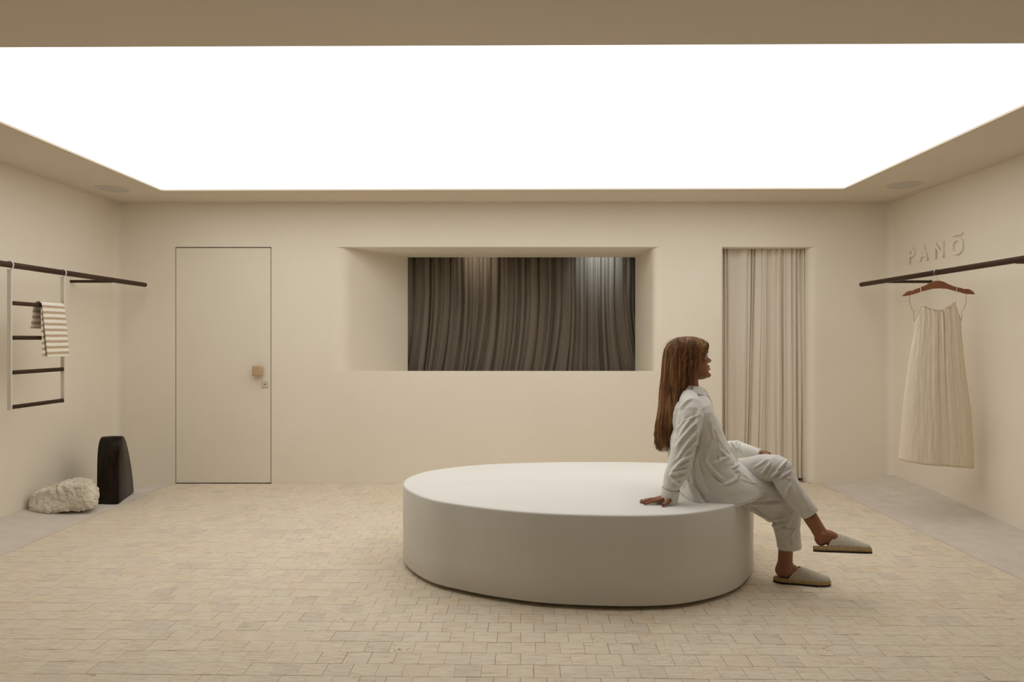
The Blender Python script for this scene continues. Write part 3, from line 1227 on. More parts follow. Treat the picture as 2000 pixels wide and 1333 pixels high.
hv = [(p.x, DH - 0.007, p.z) for p in ol] + [(p.x, DH + 0.007, p.z) for p in ol]
n = len(ol)
hf = [list(range(n)), list(range(n, 2 * n))[::-1]] + [[k, (k + 1) % n, n + (k + 1) % n, n + k] for k in range(n)]
hb = mesh_obj('hanger_body', hv, hf, M['hanger_wood'])
bevel_obj(hb, 0.0025, 2)
parent_keep(hb, hg)
c0 = P(1832.2, 549.5, DH)
hook = [c0 + Vector((0, 0, -0.01)), c0 + Vector((0, 0, 0.012)), Vector((c0.x - 0.010, DH, ZR - 0.030)), Vector((XRR - 0.020, DH, ZR - 0.012))]
for a in range(180, -41, -20):
    hook.append(Vector((XRR + 0.0225 * math.cos(math.radians(a)), DH, ZR + 0.0225 * math.sin(math.radians(a)))))
MB().tube(hook, 0.0019, 8).obj('hook', M['steel'], hg, smooth=60)

dress = empty('dress', tuple(P(1830, 905, DH)), label='sleeveless cream cotton dress with gathered neckline on the wooden hanger', cat='dress')
top_c = [(1786, 629), (1788.5, 624), (1793, 614), (1802, 597), (1810, 602), (1826, 607), (1840, 605), (1855, 597), (1863, 590.5), (1870, 610),
         (1875, 621), (1877.5, 627)]


def top_y(px):
    for (a, b_), (c, d) in zip(top_c, top_c[1:]):
        if a <= px <= c:
            return b_ + (d - b_) * (px - a) / (c - a)
    return 628


def lerp_tab(tab, x):
    if x <= tab[0][0]:
        return tab[0][1]
    for (a, b_), (c, d) in zip(tab, tab[1:]):
        if x <= c:
            t = (x - a) / (c - a)
            return b_ + (d - b_) * t
    return tab[-1][1]


NT, NR = 420, 60
LEFT = [(592, 1799), (600, 1798), (629, 1786.5), (695, 1777), (742, 1770), (781, 1765), (840, 1760), (898, 1755), (920, 1754)]
RIGHT = [(592, 1866), (600, 1868), (625, 1877.5), (679, 1880.5), (734, 1886), (804, 1896), (860, 1899), (913, 1901), (920, 1901)]
rings = []
for j in range(NR + 1):
    w = (j / NR)
    ring = []
    for i in range(NT):
        th = 2 * math.pi * i / NT
        ct = math.cos(th)
        ct = math.copysign(abs(ct) ** 0.9, ct)
        front = math.sin(th) < 0
        px_t = 1831.8 + 45.2 * ct
        yt = top_y(px_t)
        if not front:
            yt += 3.0 * math.sin(abs(th - math.pi / 2)) * 0
        frac = (ct + 1) / 2
        yh = 898 + 15 * frac ** 0.7 + 2.0 * noise.noise(Vector((frac * 6, 1, 5)))
        py = yt + (yh - yt) * w
        l, r_ = lerp_tab(LEFT, max(py, 629 if w > 0.12 else py)), lerp_tab(RIGHT, max(py, 625 if w > 0.12 else py))
        k = min(1, w / 0.18)
        l2, r2 = 1786.6 + (l - 1786.6) * k, 1877.4 + (r_ - 1877.4) * k
        px_ = l2 + (r2 - l2) * frac
        dep = 0.020 + 0.075 * w ** 0.8
        hi = math.exp(-(w / 0.22) ** 2)
        gq = 0.9 * noise.noise(Vector((frac * 3 + (0 if front else 5), w * 0.5, 2)))
        sd_ = 0 if front else 11
        mid = math.exp(-((frac - 0.52) / 0.30) ** 2)
        fold = 0.0048 * hi * mid * math.sin(52 * frac + 5 * noise.noise(Vector((frac * 6, w, sd_))))
        fold += 0.034 * min(1, 0.30 + w) * noise.noise(Vector((frac * 4.6 + sd_, 0.2 * w, 8)))
        cr_ = noise.noise(Vector((frac * 7.5 + sd_ + 0.5, 0.35 * w, 3)))
        fold += 0.020 * mid * (max(0.0, 1 - abs(cr_) * 4.0) ** 1.5) * (1 - 0.75 * w)
        fold += 0.0045 * noise.noise(Vector((frac * 20 + sd_, w * 9, 6))) + 0.002 * noise.noise(Vector((frac * 40, w * 26, 2)))
        y = DH + math.sin(th) * dep * (1 if front else 0.8) + fold * abs(math.sin(th)) ** 0.5
        q = P(px_, py, DH)
        ring.append((q.x, y, q.z))
    rings.append(ring)
db = MB().loft(rings, False).obj('body', M['dress'], dress, smooth=180)
solidify(db, 0.0015, -1)
nl = []
for px_ in np.linspace(1800, 1864, 40):
    q = P(px_, top_y(px_) - 0.4, DH)
    fr_ = (px_ - 1831.8) / 45.2
    nl.append((q.x, DH - 0.022 * math.sqrt(max(0, 1 - fr_ * fr_)) - 0.001, q.z))
MB().tube(nl, 0.0028, 8).obj('neck_binding', M['dress'], dress, smooth=60)
for a, b_, yo, yo2 in (((1795.3, 562), (1806.5, 601), -0.0095, -0.020), ((1801.5, 566), (1808.5, 602), 0.0095, 0.012),
                       ((1867.2, 560.8), (1863.5, 593), -0.0095, -0.018), ((1866.0, 561.5), (1861.5, 596), 0.0095, 0.012)):
    p, q = P(*a, DH), P(*b_, DH)
    pts = [(p.x, DH, p.z + 0.005), (p.x + 0.002, DH + yo, p.z), (p.x + (q.x - p.x) * 0.3, DH + yo, p.z + (q.z - p.z) * 0.3), (q.x, DH + yo2, q.z)]
    MB().tube(bez(pts, 12), 0.0032 if yo < 0 else 0.0016, 8, flat=0.6).obj('strap', M['dress'], dress, smooth=60)
for cpts in ([(1777, 577), (1776.8, 590), (1779.5, 600), (1782, 606.5), (1786.5, 609.5), (1784.3, 613), (1785, 620), (1786.3, 629)],
             [(1887.2, 574), (1886.6, 590), (1884.5, 600), (1882, 606), (1876.8, 609.8), (1879.6, 614), (1878.6, 622), (1877.6, 628)]):
    MB().tube([tuple(P(a, b_, DH)) for a, b_ in cpts], 0.0013, 6).obj('hanger_loop', M['cord'], dress, smooth=60, label='thin dark hanging loop')


# ------------------------------------------------------------------ the seated person
DC = 3.66                                        # distance of the middle of the body


def remeshed(mb, voxel, smooth_it=4, factor=0.5):
    me = bpy.data.meshes.new('tmp')
    me.from_pydata([tuple(v) for v in mb.v], [], mb.f)
    me.update()
    bm = bmesh.new()
    bm.from_mesh(me)
    bmesh.ops.recalc_face_normals(bm, faces=bm.faces)
    bm.to_mesh(me)
    bm.free()
    ob = bpy.data.objects.new('tmp', me)
    COL.objects.link(ob)
    r = ob.modifiers.new('r', 'REMESH')
    r.mode = 'VOXEL'
    r.voxel_size = voxel
    if smooth_it:
        s = ob.modifiers.new('s', 'SMOOTH')
        s.iterations = smooth_it
        s.factor = factor
    bpy.context.view_layer.update()
    out = bpy.data.meshes.new_from_object(ob.evaluated_get(bpy.context.evaluated_depsgraph_get()))
    bpy.data.objects.remove(ob, do_unlink=True)
    return out


def arrays(me):
    n = len(me.vertices)
    co = np.empty(n * 3)
    no = np.empty(n * 3)
    me.vertices.foreach_get('co', co)
    me.vertex_normals.foreach_get('vector', no)
    return co.reshape(-1, 3), no.reshape(-1, 3)


def setco(me, co):
    me.vertices.foreach_set('co', co.reshape(-1))
    me.update()


def to_px(co):
    return VX + co[:, 0] / co[:, 1] * F, VY - (co[:, 2] - CAMZ) / co[:, 1] * F


def creases(co, no, lines, sel):
    """ridges (+) and furrows (-) of cloth: x0, y0, x1, y1, width, height in millimetres"""
    u, v = to_px(co)
    h = np.zeros(len(co))
    for x0, y0, x1, y1, w, a in lines:
        dx, dy = x1 - x0, y1 - y0
        L2 = dx * dx + dy * dy
        t = np.clip(((u - x0) * dx + (v - y0) * dy) / L2, 0, 1)
        # slight bow of each fold
        nx, ny = -dy / math.sqrt(L2), dx / math.sqrt(L2)
        d = (u - x0 - t * dx) * nx + (v - y0 - t * dy) * ny - 1.6 * np.sin(t * math.pi)
        e = np.hypot(u - x0 - t * dx, v - y0 - t * dy) > 4 * w
        tap = np.clip(np.sin(np.clip(t, 0.0, 1) * math.pi) * 1.6 + 0.25, 0, 1)
        g = np.exp(-(d / w) ** 2) - 0.45 * np.exp(-((d - 1.9 * w) / (1.2 * w)) ** 2) - 0.25 * np.exp(-((d + 1.9 * w) / (1.2 * w)) ** 2)
        # fade beyond the ends
        along = ((u - x0) * dx + (v - y0) * dy) / L2
        g *= np.where((along < -0.02) | (along > 1.02), 0, 1)
        g[e] = 0
        h += a * 0.00135 * g * tap
    return co + no * (h * sel)[:, None]


def fabric_noise(co, no, amp, sc, seed, sel=None):
    h = np.array([noise.noise(Vector((c[0] * sc + seed, c[1] * sc, c[2] * sc))) for c in co])
    h = h * amp
    if sel is not None:
        h = h * sel
    return co + no * h[:, None]


def mesh_to_obj(me, name, m, parent=None, **kw):
    me.name = name
    me.shade_smooth()
    me.materials.clear()
    me.materials.append(m)
    o = bpy.data.objects.new(name, me)
    COL.objects.link(o)
    finish(o, None, **kw)
    if parent is not None:
        o.parent = parent
    return o


def oval(back, front, d, b, sag=0.0, n=36, e=1.0, dshift=0.0):
    """body ring spanned by two points of the profile and the half width b"""
    a, c = P(back[0], back[1], d), P(front[0], front[1], d)
    C, A = (a + c) / 2, (c - a) / 2
    r = []
    for k in range(n):
        th = 2 * math.pi * k / n
        ct, st = math.cos(th), math.sin(th)
        x = math.copysign(abs(ct) ** e, ct)
        y = math.copysign(abs(st) ** e, st)
        r.append(C + A * x + Vector((0, b * y + dshift, 0)) + Vector((0, 0, -sag * st * st)))
    return r


# ---- the body: one continuous skin
body = MB()
HEAD = [  # y, front, back, half width
    (659.5, 1352, 1338, 0.016), (661.5, 1360, 1326, 0.036), (666, 1369, 1316, 0.055), (673, 1375.5, 1309, 0.067), (681, 1379, 1305.5, 0.0725),
    (688, 1380.2, 1304, 0.0745), (693, 1378.8, 1304, 0.074), (697, 1378.0, 1304.5, 0.073), (702, 1379.2, 1305, 0.072), (708, 1381.0, 1307, 0.070),
    (714, 1382.6, 1310, 0.066), (720, 1383.4, 1314, 0.061), (726, 1384.2, 1320, 0.055), (731, 1385.2, 1327, 0.049), (735.5, 1384.8, 1336, 0.041),
    (739, 1380, 1344, 0.030), (741.5, 1373, 1352, 0.016)]
rings = []
for y, fr_, bk, hw in HEAD:
    a, c = P(bk, y, DC), P(fr_, y, DC)
    cx_ = a.x * 0.52 + c.x * 0.48
    ring = []
    for k in range(40):
        th = 2 * math.pi * k / 40
        ct, st = math.cos(th), math.sin(th)
        if ct > 0:
            x = cx_ + (c.x - cx_) * ct ** 0.92
        else:
            x = cx_ + (cx_ - a.x) * ct
        ring.append(Vector((x, DC + hw * math.copysign(abs(st) ** 0.92, st), a.z)))
    rings.append(ring)
body.loft(rings)


def HP(px, py, y=0.0):
    q = P(px, py, DC)
    return Vector((q.x, DC + y, q.z))


# nose, lips, chin, cheekbones, brow, ears
body.loft([[HP(1377, 693.5, s * 0.005) if q == 0 else HP(1380.0, 694.5, s * 0.004) for q, s in ((0, -1), (1, -1), (1, 1), (0, 1))],
           [HP(1377, 699, -0.008), HP(1383.6, 698.8, -0.0045), HP(1383.6, 698.8, 0.0045), HP(1377, 699, 0.008)],
           [HP(1377, 704, -0.012), HP(1388.2, 702.8, -0.006), HP(1388.2, 702.8, 0.006), HP(1377, 704, 0.012)],
           [HP(1377, 706.5, -0.015), HP(1389.3, 705.6, -0.0065), HP(1389.3, 705.6, 0.0065), HP(1377, 706.5, 0.015)],
           [HP(1378, 709.5, -0.012), HP(1386.6, 708.6, -0.006), HP(1386.6, 708.6, 0.006), HP(1378, 709.5, 0.012)]])
for s in (-1, 1):
    body.ball(HP(1382.5, 706.6, s * 0.0125), (0.0085, 0.0062, 0.0060))       # wings of the nose
    body.ball(HP(1370, 703, s * 0.046), (0.022, 0.020, 0.018))               # cheeks
    body.ball(HP(1376.0, 690.5, s * 0.030), (0.010, 0.022, 0.0065))          # brow ridge
    body.ball(HP(1343, 706, s * 0.074), (0.014, 0.010, 0.028))               # ear
body.ball(HP(1383.6, 716.2, 0), (0.0105, 0.017, 0.0052))
body.ball(HP(1384.4, 721.4, 0), (0.0108, 0.016, 0.0058))
body.ball(HP(1382.6, 733.0, 0), (0.0165, 0.019, 0.0145))
# neck, trunk under the clothes
body.tube([HP(1340, 722), HP(1344, 738), HP(1347, 755), HP(1346, 772), HP(1345, 790)], [0.050, 0.0505, 0.0475, 0.050, 0.052], 22)
body.tube([P(1345, 800, 3.56), HP(1347, 790, 0), P(1350, 798, 3.76)], [0.030, 0.040, 0.030], 16, round_ends=True)
body.tube([HP(1346, 790), HP(1350, 830), HP(1362, 880), HP(1378, 920), HP(1388, 946)], [0.055, 0.068, 0.072, 0.080, 0.070], 22, round_ends=True)
# right arm, hand flat on the plinth
WR = Vector((0.806, 3.462, 0.506))
EL_ = P(1327, 893, 3.445)
body.tube([P(1346, 804, 3.535), P(1344, 840, 3.495), EL_, (EL_ + WR) / 2, WR], [0.038, 0.038, 0.034, 0.032, 0.0255], 16, round_ends=True)
ZT = 0.452
palm_k = {'index': Vector((0.722, 3.436, ZT + 0.021)), 'middle': Vector((0.717, 3.457, ZT + 0.022)), 'ring': Vector((0.722, 3.478, ZT + 0.020)),
          'little': Vector((0.732, 3.497, ZT + 0.017))}
for nme, k in palm_k.items():
    body.tube([WR + Vector((0.004, (k.y - 3.462) * 0.35, -0.008)), WR + Vector((-0.030, (k.y - 3.462) * 0.7, -0.025)), k], [0.0175, 0.0150, 0.0110], 12,
              round_ends=True)
nails = []
for nme, ln, ang, r in (('index', 0.070, 4, 0.0082), ('middle', 0.076, -3, 0.0084), ('ring', 0.071, -12, 0.0080), ('little', 0.056, -24, 0.0070)):
    k = palm_k[nme]
    dv = Vector((-math.cos(math.radians(ang)), -math.sin(math.radians(ang)), 0))
    p1 = k + dv * ln * 0.42 + Vector((0, 0, -0.003))
    p2 = k + dv * ln * 0.74
    p3 = k + dv * ln
    p2.z = ZT + r * 0.98 + 0.002
    p3.z = ZT + r * 0.80
    body.tube([k, p1, p2, p3], [r * 1.15, r * 1.02, r * 0.95, r * 0.78], 12, round_ends=True)
    nails.append((p3 + dv * 0.0035 + Vector((0, 0, r * 0.62)), dv, 0.0052))
th = [Vector((0.792, 3.446, ZT + 0.040)), Vector((0.776, 3.420, ZT + 0.026)), Vector((0.757, 3.402, ZT + 0.014)), Vector((0.737, 3.390, ZT + 0.0085))]
body.tube(th, [0.017, 0.0132, 0.0100, 0.0084], 12, round_ends=True)
dv = (th[3] - th[2]).normalized()
nails.append((th[3] + dv * 0.003 + Vector((-0.001, -0.0035, 0.0062)), dv, 0.0062))
# left arm, hand resting on the raised thigh
WL = P(1478, 885.5, 3.755)
body.tube([P(1350, 800, 3.79), P(1370, 842, 3.88), P(1402, 876, 3.91), P(1440, 876.5, 3.85), WL], [0.034, 0.034, 0.030, 0.022, 0.0195], 16,
          round_ends=True)
kl = []
for i, (dx, dy, dz) in enumerate(((0.052, -0.028, -0.006), (0.060, -0.008, 0.000), (0.060, 0.012, 0.000), (0.054, 0.031, -0.005))):
    k = WL + Vector((dx, dy, dz))
    kl.append(k)
    body.tube([WL + Vector((-0.005, dy * 0.2, 0)), WL + Vector((0.025, dy * 0.55, 0.002)), k], [0.0130, 0.0130, 0.0105], 12, round_ends=True)
for i, (k, ln) in enumerate(zip(kl, (0.066, 0.072, 0.068, 0.052))):
    a = Vector((0.55, 0.80, -0.22)).normalized()
    c = Vector((0.35, 0.70, -0.62)).normalized()
    p1 = k + a * ln * 0.45
    p2 = p1 + c * ln * 0.32
    p3 = p2 + Vector((0.1, 0.6, -0.8)).normalized() * ln * 0.26
    body.tube([k, p1, p2, p3], [0.0092, 0.0084, 0.0078, 0.0064], 12, round_ends=True)
    nails.append((p3 + Vector((0.004, 0.004, 0.003)), Vector((0.1, 0.6, -0.8)), 0.0048))
tl = [WL + Vector((0.018, -0.010, -0.003)), WL + Vector((0.038, -0.034, -0.007)), WL + Vector((0.054, -0.047, -0.008)), WL + Vector((0.070, -0.048, -0.010))]
body.tube(tl, [0.0120, 0.0115, 0.0092, 0.0080], 12, round_ends=True)
nails.append((tl[3] + Vector((0.002, -0.003, 0.0066)), Vector((1, 0, -0.1)).normalized(), 0.0062))

# legs: right leg planted, left leg crossed over it
AR = P(1533.5, 1098, 3.59)
body.tube([P(1392, 943, 3.575), P(1440, 950, 3.570), P(1490, 963, 3.572), P(1524, 976, 3.575), P(1536, 984, 3.577)], [0.066, 0.066, 0.060, 0.052, 0.050], 18,
          round_ends=True)
body.tube([P(1536, 984, 3.577), P(1536, 1020, 3.585), P(1536, 1055, 3.59), P(1534, 1085, 3.592), AR, P(1533, 1112, 3.593)],
          [0.050, 0.044, 0.0365, 0.0365, 0.0370, 0.038], 20, round_ends=True)
KL = P(1522, 917, 3.502)
body.tube([P(1402, 932, 3.76), P(1445, 925, 3.70), P(1490, 915, 3.58), P(1516, 914, 3.515), KL], [0.066, 0.062, 0.056, 0.050, 0.046], 18, round_ends=True)
AL_ = P(1605, 1047, 3.385)
body.tube([KL, P(1531, 932, 3.488), P(1552, 965, 3.46), P(1581, 1008, 3.425), P(1595, 1030, 3.40), AL_], [0.046, 0.045, 0.043, 0.0355, 0.0335, 0.0340], 20,
          round_ends=True)


def foot(heel, toe, ank, nrm_up, r=1.0):
    """heel pad, instep and ball of a foot between the heel and the toe points of the sole"""
    f = (toe - heel)
    L = f.length
    f = f.normalized()
    s = f.cross(nrm_up).normalized()
    u = nrm_up
    body.ball(heel + f * 0.034 + u * 0.032, (0.031, 0.030, 0.033), rot=None)
    body.tube([heel + f * 0.038 + u * 0.036, heel + f * 0.09 + u * 0.032, heel + f * 0.15 + u * 0.018, heel + f * (L - 0.060) + u * 0.010],
              [0.030, 0.028, 0.018, 0.009], 16, round_ends=True)
    body.tube([ank, heel + f * 0.078 + u * 0.046, heel + f * 0.122 + u * 0.028], [0.035, 0.030, 0.022], 16, round_ends=True)
    body.tube([ank, heel + f * 0.038 + u * 0.050, heel + f * 0.032 + u * 0.034], [0.035, 0.031, 0.030], 16, round_ends=True)
    for q in (-1, 1):
        body.ball(ank + s * 0.031 * q + f * 0.004 + u * 0.002, (0.011, 0.009, 0.012))


UP = Vector((0, 0, 1))
SOLE = 0.030
# right shoe on the floor
hr0 = Vector((1.372, 3.615, 0.0))
fr0 = Vector((0.985, -0.17, 0)).normalized()
foot(hr0 + Vector((0, 0, SOLE)) + fr0 * 0.004, hr0 + fr0 * 0.265 + Vector((0, 0, SOLE)), AR, UP)
# left shoe in the air, its sole turned a little towards the room
hl0 = P(1589.5, 1078.5, 3.385)
tl0 = P(1703, 1082.5, 3.310)
fl0 = (tl0 - hl0).normalized()
LL = (tl0 - hl0).length
ul0 = Vector((0, -0.02, 1))
ul0 = (Vector((0.0, 0.26, 1)) - fl0 * fl0.dot(Vector((0.0, 0.26, 1)))).normalized()
foot(hl0 + ul0 * SOLE + fl0 * 0.004, tl0 + ul0 * SOLE, AL_, ul0)

bme = remeshed(body, 0.0032, 3, 0.5)
co, no = arrays(bme)
# eye sockets
for s in (-1, 1):
    c = np.array(HP(1377.0, 696.3, s * 0.031))
    d2 = ((co - c) ** 2).sum(1)
    co = co - no * (0.0048 * np.exp(-d2 / (0.0125 ** 2)))[:, None]
# parting of the lips, chin fold, under the nose
for (px_, py_, amp, w) in ((1386.5, 718.8, 0.0030, 0.0042), (1386.0, 726.2, 0.0022, 0.006), (1384.0, 712.0, 0.0010, 0.006)):
    c = np.array(HP(px_, py_))
    dz = co[:, 2] - c[2]
    dx = co[:, 0] - c[0]
    dy = co[:, 1] - c[1]
    co = co - no * (amp * np.exp(-(dz / w) ** 2) * np.exp(-(dx / 0.02) ** 2) * np.exp(-(dy / 0.019) ** 2))[:, None]
setco(bme, co)
blush = np.zeros(len(co))
for (px_, py_, sx, sy, sz) in ((1385.5, 716.2, 0.010, 0.019, 0.0045), (1386.0, 721.2, 0.010, 0.018, 0.005)):
    c = np.array(HP(px_, py_))
    q = ((co[:, 0] - c[0]) / sx) ** 2 + ((co[:, 1] - c[1]) / sy) ** 2 + ((co[:, 2] - c[2]) / sz) ** 2
    blush = np.maximum(blush, np.clip(1.6 * np.exp(-q), 0, 0.9))
for h_, u_ in ((hr0 + Vector((0, 0, SOLE)), UP), (hl0 + ul0 * SOLE, ul0)):
    c = np.array(h_ + u_ * 0.012)
    blush = np.maximum(blush, 0.45 * np.exp(-((co - c) ** 2).sum(1) / 0.05 ** 2))
at = bme.attributes.new('blush', 'FLOAT', 'POINT')
at.data.foreach_set('value', blush)
person = mesh_to_obj(bme, 'person', M['skin'], label='seated person with long brown hair, white shirt and trousers, looking aside', cat='person')

# eyes, lashes, brows, nails
for s in (-1, 1):
    e = MB().ball(HP(1373.4, 696.4, s * 0.030), 0.0118, 20, 14).obj('eye', M['eye_white'], smooth=180)
    parent_keep(e, person)
    ir = MB().ball(HP(1373.4, 696.2, s * 0.030) + Vector((0.0075, s * 0.0006, 0.0006)), (0.0048, 0.0055, 0.0055), 16, 10).obj('iris', M['iris'], None, smooth=180)
    parent_keep(ir, e)
    lid = MB().tube(bez([HP(1374.2, 695.8, s * 0.0425), HP(1377.6, 694.3, s * 0.038), HP(1379.2, 693.9, s * 0.030), HP(1378.2, 695.2, s * 0.020)], 12),
                    [0.0012] + [0.0020] * 10 + [0.0010], 8).obj('eyelashes', M['brow'], None, smooth=60)
    parent_keep(lid, person)
    bw = MB().tube(bez([HP(1372.5, 688.8, s * 0.051), HP(1377.4, 686.8, s * 0.040), HP(1380.2, 687.4, s * 0.028), HP(1380.9, 689.0, s * 0.014)], 14),
                   [0.0008, 0.0016, 0.0022, 0.0026] + [0.0028] * 8 + [0.002, 0.001], 8).obj('eyebrow', M['brow'], None, smooth=60)
    parent_keep(bw, person)
for c, dv, r in nails:
    d = Vector(dv).normalized()
    s = d.cross(UP).normalized()
    u = s.cross(d)
    R = Matrix((d, s, u)).transposed()
    nb = MB().ball(c, (r * 1.15, r * 0.8, r * 0.42), 12, 8, rot=R).obj('fingernail', M['nail'], None, smooth=180, label='dark polished nail')
    parent_keep(nb, person)

# ---- shirt
sh = MB()
TOR = [  # back, front, half width, side sag, exponent
    ((1329, 765), (1372, 760), 0.066, 0.0, 1.0), ((1321, 775), (1379, 772), 0.110, 0.012, 0.95), ((1315, 787), (1384, 783), 0.150, 0.016, 0.9),
    ((1311, 805), (1388, 799), 0.166, 0.0, 0.88), ((1308, 832), (1400, 826), 0.168, 0, 0.88), ((1306, 862), (1412, 853), 0.168, 0, 0.88),
    ((1306, 888), (1424, 880), 0.170, 0, 0.86), ((1309, 910), (1437, 898), 0.176, 0.004, 0.85), ((1315, 932), (1456, 910), 0.186, 0.012, 0.85),
    ((1323, 948), (1474, 919), 0.196, 0.026, 0.85), ((1331, 957), (1487, 926), 0.205, 0.046, 0.85), ((1337, 962), (1495, 931), 0.212, 0.062, 0.85)]
sh.loft([oval(b_, f_, DC, hw, sg, 48, e) for b_, f_, hw, sg, e in TOR])
SR = [(P(1350, 798, 3.518), 0.056), (P(1350, 810, 3.506), 0.063), (P(1346, 835, 3.490), 0.0655), (P(1339, 868, 3.468), 0.064), (P(1330, 900, 3.452), 0.061),
      (P(1319, 928, 3.445), 0.055), (P(1312, 948, 3.448), 0.046), (P(1308, 965, 3.456), 0.040), (P(1307, 974, 3.460), 0.030)]
sh.tube([HP(1344, 771, -0.03), P(1346, 779, 3.585), P(1349, 792, 3.528), P(1350, 806, 3.508)], [0.040, 0.050, 0.060, 0.062], 24, round_ends=True)
sh.tube([HP(1344, 771, 0.03), P(1347, 779, 3.735), P(1350, 792, 3.79)], [0.040, 0.050, 0.060], 24, round_ends=True)
sh.tube([p for p, _ in SR], [r for _, r in SR], 28, round_ends=True)
SL = [(P(1350, 796, 3.80), 0.054), (P(1355, 810, 3.83), 0.064), (P(1372, 845, 3.88), 0.062), (P(1402, 876, 3.91), 0.058), (P(1424, 878, 3.88), 0.050),
      (P(1440, 876, 3.85), 0.046), (P(1458, 881, 3.81), 0.034), (P(1468, 884, 3.787), 0.026), (P(1474, 886, 3.772), 0.020)]
sh.tube([p for p, _ in SL], [r for _, r in SL], 24, round_ends=True)
# the front tail lying over the lap, the back tail on the plinth
sh.loft([oval((1326, 935), (1345, 930), DC, 0.15, 0.0, 24), oval((1327, 952), (1362, 950), DC - 0.01, 0.165, 0.0, 24),
         oval((1330, 962), (1374, 968), DC - 0.02, 0.172, 0.004, 24), oval((1333, 967), (1376, 974), DC - 0.02, 0.172, 0.006, 24)])
for s in (-1, 1):
    sh.ball(P(1332, 822, DC + s * 0.105), (0.052, 0.055, 0.105))           # cloth over the shoulder blades
    sh.ball(P(1327, 868, DC + s * 0.10), (0.048, 0.060, 0.11))
sme = remeshed(sh, 0.0038, 2, 0.5)
co, no = arrays(sme)
near = 1.0 / (1.0 + np.exp((co[:, 1] - 3.60) / 0.02))
CR = [
    # upper sleeve: long folds falling from the shoulder towards the elbow
    (1349, 778, 1328, 800, 3.0, 5), (1328, 800, 1322, 850, 2.6, 4), (1366, 800, 1358, 845, 3.2, 4), (1352, 815, 1325, 858, 3.0, 5),
    (1362, 822, 1320, 875, 3.2, 6), (1366, 838, 1322, 900, 3.0, 6), (1364, 860, 1320, 915, 3.2, 6), (1354, 888, 1310, 921, 3.0, 7),
    (1346, 905, 1308, 926, 2.8, 7), (1342, 918, 1306, 931, 2.6, 7), (1306, 926, 1330, 947, 3.0, 6), (1338, 930, 1310, 945, 2.4, 4),
    # seam of the dropped shoulder
    (1336, 822, 1368, 808, 1.6, 2.2), (1336, 822, 1322, 842, 1.6, 2.0),
    # chest and side
    (1374, 800, 1366, 870, 3.0, -6), (1366, 870, 1352, 905, 3.0, -6), (1388, 820, 1395, 860, 3.0, 4), (1393, 860, 1380, 900, 2.6, 4),
    (1404, 858, 1406, 905, 2.4, 4), (1406, 878, 1424, 893, 2.4, 5), (1380, 880, 1378, 905, 2.6, 5), (1378, 903, 1412, 938, 3.0, 5),
    (1424, 893, 1394, 908, 3.0, 6), (1358, 895, 1372, 945, 3.0, 8), (1372, 945, 1382, 965, 2.8, 6), (1356, 930, 1374, 975, 3.0, -5),
    (1414, 948, 1440, 934, 3.0, 3.5), (1436, 905, 1444, 925, 3.0, 6), (1444, 925, 1438, 942, 2.6, 4),
    (1452, 925, 1470, 940, 2.4, 3), (1428, 915, 1446, 905, 2.4, 4), (1366, 905, 1376, 930, 2.4, -4), (1390, 925, 1412, 945, 3.0, -5),
    (1450, 935, 1480, 945, 2.2, 2.5), (1395, 835, 1410, 870, 2.4, 3), (1340, 930, 1352, 962, 2.6, 4),
]
co = creases(co, no, CR, near)
u, v = to_px(co)
farslv = ((u > 1418) & (v < 899) & (co[:, 1] > 3.70)).astype(float)
co = creases(co, no, [(1428, 862, 1446, 880, 2.2, 6), (1438, 860, 1450, 884, 2.0, 6), (1445, 862, 1442, 885, 1.8, 5),
                      (1426, 872, 1440, 888, 2.0, 4)], farslv) if farslv.sum() else co
co = fabric_noise(co, no, 0.007, 8, 1.0)
co = fabric_noise(co, no, 0.0016, 30, 5.0)
setco(sme, co)
shirt = mesh_to_obj(sme, 'shirt', M['shirt'], person, label='loose white cotton button-up shirt')

# collar: stand and fall around the neck, open at the throat
cv, cf = [], []
NCOL = 44
cen = [(1347.5, 759.0), (1348.0, 756.0), (1348.5, 755.0), (1349.5, 762.0)]
for row in range(5):
    for k in range(NCOL + 1):
        a = math.radians(-152 + 304 * k / NCOL) + math.pi      # opening points to the throat
        tip = max(0.0, (abs(k / NCOL - 0.5) * 2 - 0.45) / 0.55)
        c = HP(1347.5, 764.0)
        rx, ry, dz = [(0.050, 0.058, 0.004), (0.053, 0.060, 0.024), (0.056, 0.063, 0.031), (0.072, 0.078, 0.020), (0.088, 0.092, -0.008)][row]
        ext = 0.022 * tip if row == 4 else (0.008 * tip if row == 3 else 0)
        tilt = 0.006 * (1 + math.cos(a)) * 0.5
        cv.append((c.x + math.cos(a) * (rx + ext * 0.5), c.y + math.sin(a) * ry, c.z + dz - tilt - ext * 0.75 + 0.004 * (1 - math.cos(a))))
for row in range(4):
    for k in range(NCOL):
        i = row * (NCOL + 1) + k
        cf.append([i, i + 1, i + NCOL + 2, i + NCOL + 1])
cob = mesh_obj('collar', cv, cf, M['shirt'], smooth=70)
solidify(cob, 0.003, 1)
sd = cob.modifiers.new('sub', 'SUBSURF')
sd.levels = sd.render_levels = 1
cob.parent = shirt
pk = [(1374.5, 766), (1383.5, 777), (1388, 790), (1391.5, 802), (1401, 826), (1412.5, 852), (1424.5, 879), (1437, 897), (1456, 909.5)]
rings = []
for px_, py_ in [(v_.x, v_.y) for v_ in bez([(a_, b2, 0) for a_, b2 in pk], 30)]:
    c = P(px_, py_, DC + 0.012)
    rings.append([c + Vector((-0.010, -0.020, 0)), c + Vector((0.0045, -0.018, 0.001)), c + Vector((0.0055, 0, 0.001)), c + Vector((0.0045, 0.018, 0.001)),
                  c + Vector((-0.010, 0.020, 0))])
